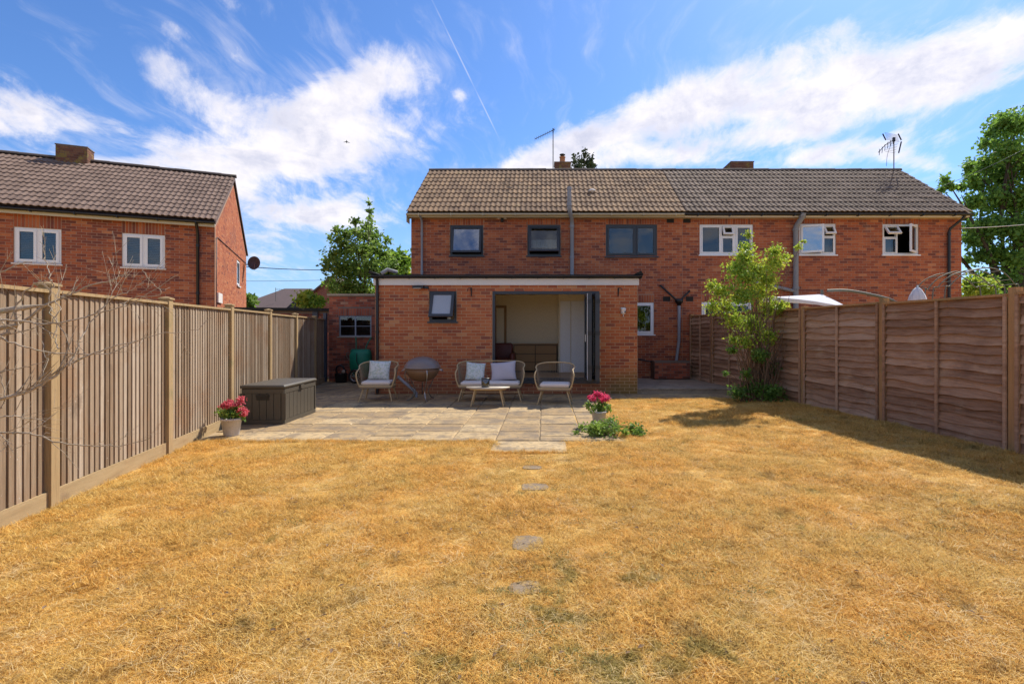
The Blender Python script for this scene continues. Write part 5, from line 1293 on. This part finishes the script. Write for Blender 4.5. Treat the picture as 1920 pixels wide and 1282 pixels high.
# wheelbarrow standing on end
wb = thing('wheelbarrow', 'green plastic wheelbarrow stood on end against the outhouse wall', 'wheelbarrow', (at(677, 0, 14.7).x, 14.72, 0))
k = 14.6/F
tub = MB(); rings = []
for (zz_, hw, dp_, yo) in ((.14, .20, .02, 0), (.16, .25, .10, 0), (.45, .30, .20, 0), (.80, .31, .20, 0), (.92, .27, .10, 0), (.95, .22, .03, 0)):
    rings.append([(-hw, .0, zz_), (-hw*.85, -dp_, zz_), (hw*.85, -dp_, zz_), (hw, 0, zz_), (hw*.8, .05, zz_), (-hw*.8, .05, zz_)])
vs = [p for r in rings for p in r]
tub.add(vs, [(a*6+b, a*6+(b+1) % 6, (a+1)*6+(b+1) % 6, (a+1)*6+b) for a in range(5) for b in range(6)]+[tuple(range(6))[::-1], tuple(range(30, 36))], .5, True)
tub.build('tub', m_green, wb)
MB().tube(spline([(-.27, -.06, .3), (-.28, -.05, .9), (-.14, -.04, .95), (-.16, .0, 1.3)], 4), .016, 7).build('handle', m_green, wb)
MB().tube(spline([(.27, -.06, .3), (.27, -.05, .85), (.14, -.04, .98), (.27, .06, 1.3)], 4), .016, 7).build('handle', m_green, wb)
MB().tube(spline([(-.05, -.215, .85), (-.05, -.22, .6), (.05, -.225, .45), (.12, -.22, .4)], 3), .010, 6).build('brace', m_black, wb)
MB().tube(spline([(-.32, -.05, .86), (-.40, -.07, .84), (-.38, -.07, .72), (-.30, -.05, .62)], 3), .012, 6).build('foot', m_rod, wb)
def wheel(t, x, y, z, r):
    pts = [(x+r*math.cos(a)*.95, y, z+r*math.sin(a)) for a in [2*math.pi*i/20 for i in range(20)]]
    w_ = MB().tube(pts, .035, 8, closed=True).build('tyre', m_black, t)
    rm_ = MB(); rm_.tube([(x+(p[0]-x)*.80, p[1], z+(p[2]-z)*.80) for p in pts], .012, 6, closed=True)
    for i in range(8): a = 2*math.pi*i/8; rm_.tube([(x, y, z), (x+r*.8*math.cos(a), y, z+r*.8*math.sin(a))], .007, 4)
    rm_.build('rim', m_steel, t)
wheel(wb, -.07, -.30, .20, .165)
MB().tube([(-.07, -.33, .2), (-.07, .02, .3)], .012, 6).build('axle', m_rod, wb)
# black garden tool bag / pump
bk = thing('black_bucket', 'black tub heaped with hose bits beside the green wheelbarrow', 'tub', (at(642, 0, 14.7).x, 14.6, 0))
MB().lathe([(.12, 0), (.15, .02), (.17, .25), (.18, .26), (.16, .27), (0, .24)], 16).build('tub', m_black, bk)
MB().tube(spline([(-.1, 0, .25), (-.12, -.05, .42), (.0, -.06, .50), (.10, -.03, .40), (.02, 0, .27), (.13, -.05, .30), (.17, -.08, .38)], 4), .025, 7).build('hose', m_black, bk)
MB().lathe([(.0, 0), (.05, .01), (.06, .06), (.03, .10), (0, .11)], 10, (.10, -.08, .27)).build('nozzle', m_conc, bk)

# low brick plinth by the downpipe
bp = thing('brick_planter', 'low brick gully surround under the hopper pipe', 'planter', (3.12, 14.45, .12))
wall_mesh(1.0, .46, []).build('wall', m_mort_dark, bp)
lay_bricks(bp, (0, 0, 0), 0, 1.0, .45, [], m_brick_shed, (), None, 60, (.5, .2))
MB().box(.0, 1.0, .101, .53, 0, .44).box(0, 1.0, -.006, .52, .461, .50).build('top', m_mort_dark, bp)

# ------------------------------------------------------------------ over the right fence
def P11(px, py, Y=11.2): return at(px, py, Y)
um = thing('garden_umbrella', 'open white cantilever parasol showing over the right fence', 'umbrella', (P11(1500, 0).x, 11.4, 0))
o = um.location; ap = at(1553, 553, 11.4)-o
rim = [at(1418, 560, 12.6)-o, at(1462, 558, 10.4)-o, at(1592, 577, 10.6)-o, at(1572, 571, 12.6)-o]
rim[0] = at(1425, 561, 12.4)-o
cv = MB(); n = 8; base_c = sum(rim, Vector())/4; ap = Vector((base_c.x+.35, base_c.y, (at(0, 551, 11.4)-o).z))
vs = [ap]; edge = []
for i in range(4):
    a, b = rim[i], rim[(i+1) % 4]
    for k_ in range(4): t = k_/4; p = a.lerp(b, t); p.z += -.03*math.sin(math.pi*t)*-1; edge.append(p)
vs += edge; low = [p+Vector((0, 0, -.06)) for p in edge]; vs += low
m_n = len(edge)
cv.add(vs, [(0, 1+i, 1+(i+1) % m_n) for i in range(m_n)]+[(1+i, 1+m_n+i, 1+m_n+(i+1) % m_n, 1+(i+1) % m_n) for i in range(m_n)], .5)
cv.build('canopy', m_canvas, um)
MB().tube([ap+Vector((0, 0, -.1)), ap+Vector((0, 0, .10))], .03, 8).build('hub', m_rod, um)
for r_p in rim: MB().tube([ap-Vector((0, 0, .06)), r_p-Vector((0, 0, .03))], .012, 5).build('rib', m_rod, um)
arm = spline([at(1551, 545, 11.4)-o, at(1590, 545, 11.3)-o, at(1640, 554, 11.2)-o, at(1678, 566, 11.1)-o, at(1690, 590, 11.1)-o, Vector((at(1692, 600, 11.1)-o).to_tuple()[:2]+(.0,))], 5)
MB().tube(arm, .03, 8).build('arm', m_rod, um)
MB().box(arm[-1].x-.35, arm[-1].x+.35, arm[-1].y-.35, arm[-1].y+.35, 0, .08).build('base', m_conc, um)
sp_ = thing('closed_parasol', 'folded white parasol top poking over the right fence', 'parasol', (at(1720, 0, 9.0).x, 9.0, 0))
zt2 = at(0, 538, 9.0).z
cp_ = MB(); nn_ = 16; pr = [(.0, 0), (.03, -.01), (.06, -.06), (.10, -.15), (.12, -.23), (.115, -.30)]
vs = []
for i, (r, z) in enumerate(pr):
    for j in range(nn_): a = 2*math.pi*j/nn_; q = r*(1+(.22 if j % 2 else -.15)*(i > 1)); vs.append((q*math.cos(a), q*math.sin(a), zt2+z))
cp_.add(vs, [(i*nn_+j, i*nn_+(j+1) % nn_, (i+1)*nn_+(j+1) % nn_, (i+1)*nn_+j) for i in range(5) for j in range(nn_)], .5, True).build('canopy', m_canvas, sp_)
MB().tube([(0, 0, 0), (0, 0, zt2+.03)], .018, 8).build('pole', m_steel, sp_)
def arch(label, pts, Y, dY):
    t = thing('garden_arch', label, 'garden arch', (at(pts[0][0], 0, Y).x, Y, 0), 0, 'metal arches beyond the fence'); o = t.location
    P = [at(a, b, Y)-o for a, b in pts]
    P = [Vector((P[0].x-.05, P[0].y, .0))]+P+[Vector((P[-1].x+.05, P[-1].y, 0))]
    A = spline(P, 6); B = [p+Vector((.0, dY, 0)) for p in A]
    MB().tube(A, .011, 6).build('hoop', m_rod, t); MB().tube(B, .011, 6).build('hoop', m_rod, t)
    for i in range(4, len(A)-3, 5): MB().tube([A[i], B[i]], .007, 5).build('crossbar', m_rod, t)
arch('left rusty metal hoop arch above the right fence', [(1734, 560), (1740, 542), (1762, 520), (1795, 509), (1830, 515), (1856, 535), (1868, 556)], 10.0, .35)
arch('right taller metal hoop arch above the right fence', [(1771, 560), (1782, 535), (1810, 512), (1850, 502), (1880, 510), (1902, 532), (1912, 556)], 9.6, .30)

# ------------------------------------------------------------------ bare tree in the left foreground
BY = 3.0
bt = thing('bare_tree', 'bare leafless fruit tree reaching grey twigs in from the left edge', 'tree', (-3.62, 2.75, 0)); bo = bt.location
def BP(px, py, Y): return at(px, py, Y)-bo
main = [([(-150, 690), (-40, 650), (0, 631), (34, 609), (90, 571), (130, 552), (165, 537), (217, 524)], 3.0, 3.3, 10, 2.2),
        ([(34, 609), (30, 582), (45, 549), (71, 530), (90, 528)], 3.02, 3.0, 5, 1.4),
        ([(-60, 590), (0, 600), (49, 603), (94, 607), (142, 599), (180, 588), (225, 577), (270, 556), (333, 515)], 2.9, 3.3, 5, 1.5),
        ([(-40, 610), (0, 633), (49, 650), (97, 661), (150, 663), (210, 661), (247, 642), (300, 625), (360, 620), (397, 594)], 2.95, 3.4, 4, 1.0),
        ([(-120, 770), (0, 747), (56, 732), (94, 710), (124, 687), (161, 669), (210, 650), (262, 639)], 2.8, 3.1, 8.5, 1.8),
        ([(-120, 800), (0, 811), (52, 813), (112, 830), (180, 835), (232, 835), (285, 818)], 2.7, 2.9, 4.5, 1.2),
        ([(-100, 790), (0, 781), (37, 781), (86, 788)], 2.75, 2.9, 4, 1.5),
        ([(131, 684), (150, 640), (165, 612), (195, 575), (215, 540), (225, 507)], 2.95, 3.2, 3.5, 1.0),
        ([(180, 588), (217, 556), (245, 543), (270, 530)], 3.1, 3.2, 3, 1.2),
        ([(98, 528), (92, 505), (85, 480), (77, 450)], 3.1, 3.15, 2.6, 1.0), ([(92, 571), (96, 545), (98, 528)], 3.1, 3.1, 2.6, 2.4),
        ([(225, 577), (250, 560), (300, 552), (287, 532), (267, 502)], 3.2, 3.2, 1.8, 1.0),
        ([(-60, 540), (0, 510), (32, 496), (62, 491)], 3.0, 3.1, 3.5, 1.3),
        ([(-60, 745), (0, 700), (56, 686), (90, 676)], 2.9, 3.0, 3, 1.2), ([(0, 765), (10, 740), (4, 700), (22, 668)], 2.85, 2.9, 3, 1.2),
        ([(94, 607), (110, 580), (104, 555), (112, 532)], 3.0, 3.1, 2.5, 1), ([(56, 732), (80, 700), (86, 670), (78, 640)], 2.85, 3.0, 2.6, 1), ([(112, 655), (100, 630), (108, 600), (96, 575)], 3.0, 3.1, 2.4, 1),
        ([(90, 571), (104, 600), (128, 640), (134, 672)], 3.1, 3.0, 2.4, 1), ([(-80, 880), (-10, 850), (20, 822)], 2.7, 2.8, 3, 1.2)]
allp = []
for pts, ya, yb, ra, rb in main:
    P = [BP(a, b, ya+(yb-ya)*i/(len(pts)-1)) for i, (a, b) in enumerate(pts)]
    S_ = spline(P, 5); n = len(S_)
    ra, rb = ra*.85, rb*.8
    S_ = [p+Vector((random.gauss(0, .003), random.gauss(0, .006), random.gauss(0, .003))) for p in S_]
    rr = [(ra+(rb-ra)*i/(n-1))*3.0/F*.52 for i in range(n)]
    MB().tube(S_, rr, 7, random.random()).build('branch', m_bark, bt)
    allp.append((S_, rr))
tw = MB(); g = random.Random(21)
for S_, rr in allp:
    for i in range(3, len(S_)-1):
        p = S_[i]
        if p.x+bo.x < -3.5: continue
        for _ in range(2):
            if g.random() < .20:
                d = (S_[i]-S_[i-1]).normalized(); l = g.uniform(.04, .30) if g.random() < .7 else .03
                dv = (d*g.uniform(.3, 1)+Vector((g.uniform(-.4, .4), g.uniform(-.4, .4), g.uniform(-.8, 1)))).normalized()
                q = p+dv*l*.5+Vector((0, 0, g.uniform(-.02, .02))); e = p+dv*l+Vector((0, 0, g.uniform(-.02, .05)))
                tw.tube([p, q, e], [rr[i]*.5, rr[i]*.35, .0009], 4, g.random(), cap=False)
                if l > .12:
                    for _2 in range(2):
                        e2 = q+(dv+Vector((g.uniform(-1, 1), g.uniform(-.6, .6), g.uniform(-1, 1)))*.8).normalized()*l*.4; tw.tube([q, e2], [.0014, .0007], 3, g.random(), cap=False)
tw.build('twig', m_bark, bt, kind='stuff')
tr = MB().tube(spline([(0, 0, -.1), (.03, .02, .5), (0.02, .05, .95), (-.05, .12, 1.5), (-.1, .2, 1.9)], 4), [.055-.002*i for i in range(17)], 9)
for a_ in allp:
    p = a_[0][0]
    if p.x+bo.x < -3.0: tr.tube(spline([(0.0, .06, max(.5, p.z-.35)), ((p.x)*.5, p.y*.4, p.z-.1), p], 3), [.025, .024, .022, .02, .018, .016, a_[1][0]], 7)
tr.build('trunk', m_bark, bt)

# ------------------------------------------------------------------ grass tufts
def tuft(seed, n=190, R_=.13, L=(.022, .065)):
    g = np.random.default_rng(seed); mb = MB(); V = []; Fc = []; Sh = []
    for i in range(n):
        a = g.random()*2*math.pi; q = R_*math.sqrt(g.random()); x, y = q*math.cos(a), q*math.sin(a)
        l = g.uniform(*L); b = g.random()*2*math.pi; lean = 1.45 if R_ > .15 else math.acos(g.uniform(.0, .75)**1.3) if R_ > .1 else g.uniform(.2, 1.1); w = g.uniform(.0008, .0019)
        dx, dy, dz = math.cos(b)*math.sin(lean), math.sin(b)*math.sin(lean), math.cos(lean)
        px, py = -math.sin(b)*w, math.cos(b)*w
        cv_ = g.uniform(-.1, .1)
        m1 = (x+dx*l*.55, y+dy*l*.55, dz*l*.55+.002); m2 = (x+dx*l*1.05, y+dy*l*1.05, max(.001, dz*l*.9+cv_*l*.5))
        j = len(V); V += [(x-px, y-py, -.002), (x+px, y+py, -.002), (m1[0]+px*.8, m1[1]+py*.8, m1[2]), (m1[0]-px*.8, m1[1]-py*.8, m1[2]), m2]
        Fc += [(j, j+1, j+2, j+3), (j+3, j+2, j+4)]; s = float(np.clip(g.normal(.52, .36), 0, 1)); Sh += [s, s]
    mb.add(V, Fc); mb.s[-len(Fc):] = Sh; return mb
def scatter(name, tufts, pts, scl, parent):
    me = bpy.data.meshes.new(name); me.from_pydata(pts, [], [])
    a = me.attributes.new('sc', 'FLOAT', 'POINT'); a.data.foreach_set('value', scl)
    o = link(name, me, parent, kind='stuff')
    ng = bpy.data.node_groups.new(name, 'GeometryNodeTree')
    ng.interface.new_socket('Geometry', in_out='INPUT', socket_type='NodeSocketGeometry'); ng.interface.new_socket('Geometry', in_out='OUTPUT', socket_type='NodeSocketGeometry')
    nd = ng.nodes; gi = nd.new('NodeGroupInput'); go = nd.new('NodeGroupOutput'); inst = nd.new('GeometryNodeInstanceOnPoints'); jn = nd.new('GeometryNodeJoinGeometry')
    for t in tufts:
        oi = nd.new('GeometryNodeObjectInfo'); oi.inputs['Object'].default_value = t; oi.inputs['As Instance'].default_value = True; ng.links.new(oi.outputs['Geometry'], jn.inputs[0])
    inst.inputs['Pick Instance'].default_value = True
    ri = nd.new('FunctionNodeRandomValue'); ri.data_type = 'INT'; ri.inputs[4].default_value = 0; ri.inputs[5].default_value = len(tufts)-1
    ng.links.new(ri.outputs[2], inst.inputs['Instance Index'])
    rv = nd.new('FunctionNodeRandomValue'); rv.data_type = 'FLOAT_VECTOR'; rv.inputs[0].default_value = (-.12, -.12, 0); rv.inputs[1].default_value = (.12, .12, 6.283)
    ng.links.new(rv.outputs[0], inst.inputs['Rotation'])
    na = nd.new('GeometryNodeInputNamedAttribute'); na.data_type = 'FLOAT'; na.inputs[0].default_value = 'sc'
    ng.links.new(na.outputs[0], inst.inputs['Scale'])
    ng.links.new(gi.outputs[0], inst.inputs['Points']); ng.links.new(jn.outputs[0], inst.inputs['Instance']); ng.links.new(inst.outputs[0], go.inputs[0])
    md = o.modifiers.new('scatter', 'NODES'); md.node_group = ng
    return o
tufts = []
for i in range(6):
    x, y = -1.5+i*.6, 4.0+(i % 3)*.5
    tufts.append(tuft(100+i).build('grass_tuft', m_blade, lawn, (x, y, float(lawn_h(x, y))), kind='stuff'))
pts = []; scl = []
def on_lawn(x, y):
    if x < fenceLx(y)+.06 or x > fenceRx(y)-.05: return False
    if y > 6.90 and x < 1.16 and y < 12: 
        if not (x > 1.13): return False
    if y > 6.24 and -.72 < x < .32: return False
    if y > 11.2: return False
    return True
N_ = 30000
yy = 1.6+rng.random(N_)**1.25*9.7; xx = rng.uniform(-1, 1, N_)
for y, u in zip(yy, xx):
    x = u*(1.15*y+.6)-.06*y
    if not on_lawn(x, y): continue
    st_ = 1.0
    if any(abs(x-a) < c+.07 and abs(y-b) < d+.07 for a, b, c, d in stones):
        if any(((x-a)/c)**2+((y-b)/d)**2 < .62 for a, b, c, d in stones[:3]): continue
        if ((x-stones[3][0])/.08)**2+((y-stones[3][1])/.05)**2 < .8: continue
        st_ = .6
    n_ = math.sin(x*3.1+1.3*math.sin(y*2.3))*math.sin(y*2.7+1.1*math.sin(x*1.9))
    pts.append((x, y, float(lawn_h(x, y))-.002)); scl.append(st_*max(.5, random.uniform(.55, 1.05)+.34*n_+.22*math.sin(x*7.3+2*math.sin(y*5.1))*math.sin(y*6.7+x)+.03*y))
scatter('grass', tufts, pts, scl, lawn)
# a few greener and longer tufts along edges
stalk = [tuft(300+i, 26, .20, (.06, .15)).build('straw_stalk', m_straw, lawn, (-2+i*.7, 3.4, float(lawn_h(-2+i*.7, 3.4))+.02), kind='stuff') for i in range(3)]
pts = []; scl = []
for i in range(3800):
    y = 1.7+9.3*random.random()**1.3; x = random.uniform(-1.2, 1.1)*(y+.4)
    if not on_lawn(x, y) or any(abs(x-a) < c+.1 and abs(y-b) < d+.1 for a, b, c, d in stones): continue
    pts.append((x, y, float(lawn_h(x, y))+.016)); scl.append(random.uniform(.3, .75))
scatter('straw', stalk, pts, scl, lawn)
gt = [tuft(200+i, 60, .06, (.04, .10)).build('grass_tuft', m_blade, lawn, (-3.6+i*.3, 5.8, -.01), kind='stuff') for i in range(3)]
pts = []; scl = []
for i in range(900):
    y = random.uniform(2, 11.1)
    side = random.random()
    if side < .25: x = fenceLx(y)+.07+abs(random.gauss(0, .03))
    elif side < .55: x = fenceRx(y)-.08-abs(random.gauss(0, .05))
    elif side < .93: x = random.uniform(-4.5, .3); y = 6.88-abs(random.gauss(0, .02)) if not -.7 < x < .3 else 6.25
    else: x = random.uniform(1.1, 4.2); y = 11.2-abs(random.gauss(0, .03))
    if 6.9 < y < 11.2 and x < 1.1: continue
    pts.append((x, y, float(lawn_h(x, y))-.004)); scl.append(random.uniform(.3, .9))
scatter('grass', gt, pts, scl, lawn)
V = []; Fc = []; Sh = []
for i in range(70):
    if i < 22: x, y = random.gauss(.3, .6), random.uniform(2.1, 4.2)
    else: y = random.uniform(2.2, 10.8); x = random.uniform(-.9, .9)*y
    if not on_lawn(x, y): continue
    rr_ = random.uniform(.03, .09)
    for _ in range(int(60*rr_/.06)):
        a = random.random()*6.28; q = rr_*math.sqrt(random.random()); px_, py_ = x+q*math.cos(a)*1.6, y+q*math.sin(a); z = float(lawn_h(px_, py_))+random.uniform(.012, .035)
        b = random.random()*6.28; s_ = random.uniform(.003, .007); c, s2 = math.cos(b)*s_, math.sin(b)*s_; j = len(V)
        V += [(px_-c, py_-s2, z), (px_+s2*.6, py_-c*.6, z+.003), (px_+c, py_+s2, z+.006), (px_-s2*.6, py_+c*.6, z+.003)]; Fc.append((j, j+1, j+2, j+3)); Sh.append(random.random()*.7)
wd_ = MB().add(V, Fc); wd_.s = Sh; wd_.build('weed', m_weed, lawn, kind='stuff')
# dead leaves and clover on the lawn
lv = MB(); cs = []
V = []; Fc = []; Sh = []
for i in range(420):
    y = random.uniform(2, 10.5); x = random.uniform(-1, 1)*y
    if not on_lawn(x, y): continue
    a = random.random()*6.28; s_ = random.uniform(.008, .022); z = float(lawn_h(x, y))+.03
    c, s2 = math.cos(a)*s_, math.sin(a)*s_; j = len(V)
    V += [(x-c, y-s2, z), (x+s2*.5, y-c*.5, z+.006), (x+c, y+s2, z+.004), (x-s2*.5, y+c*.5, z+.008)]; Fc.append((j, j+1, j+2, j+3)); Sh.append(random.random())
lv.add(V, Fc); lv.s = Sh
lv.build('fallen_leaf', m_stem, lawn, kind='stuff')
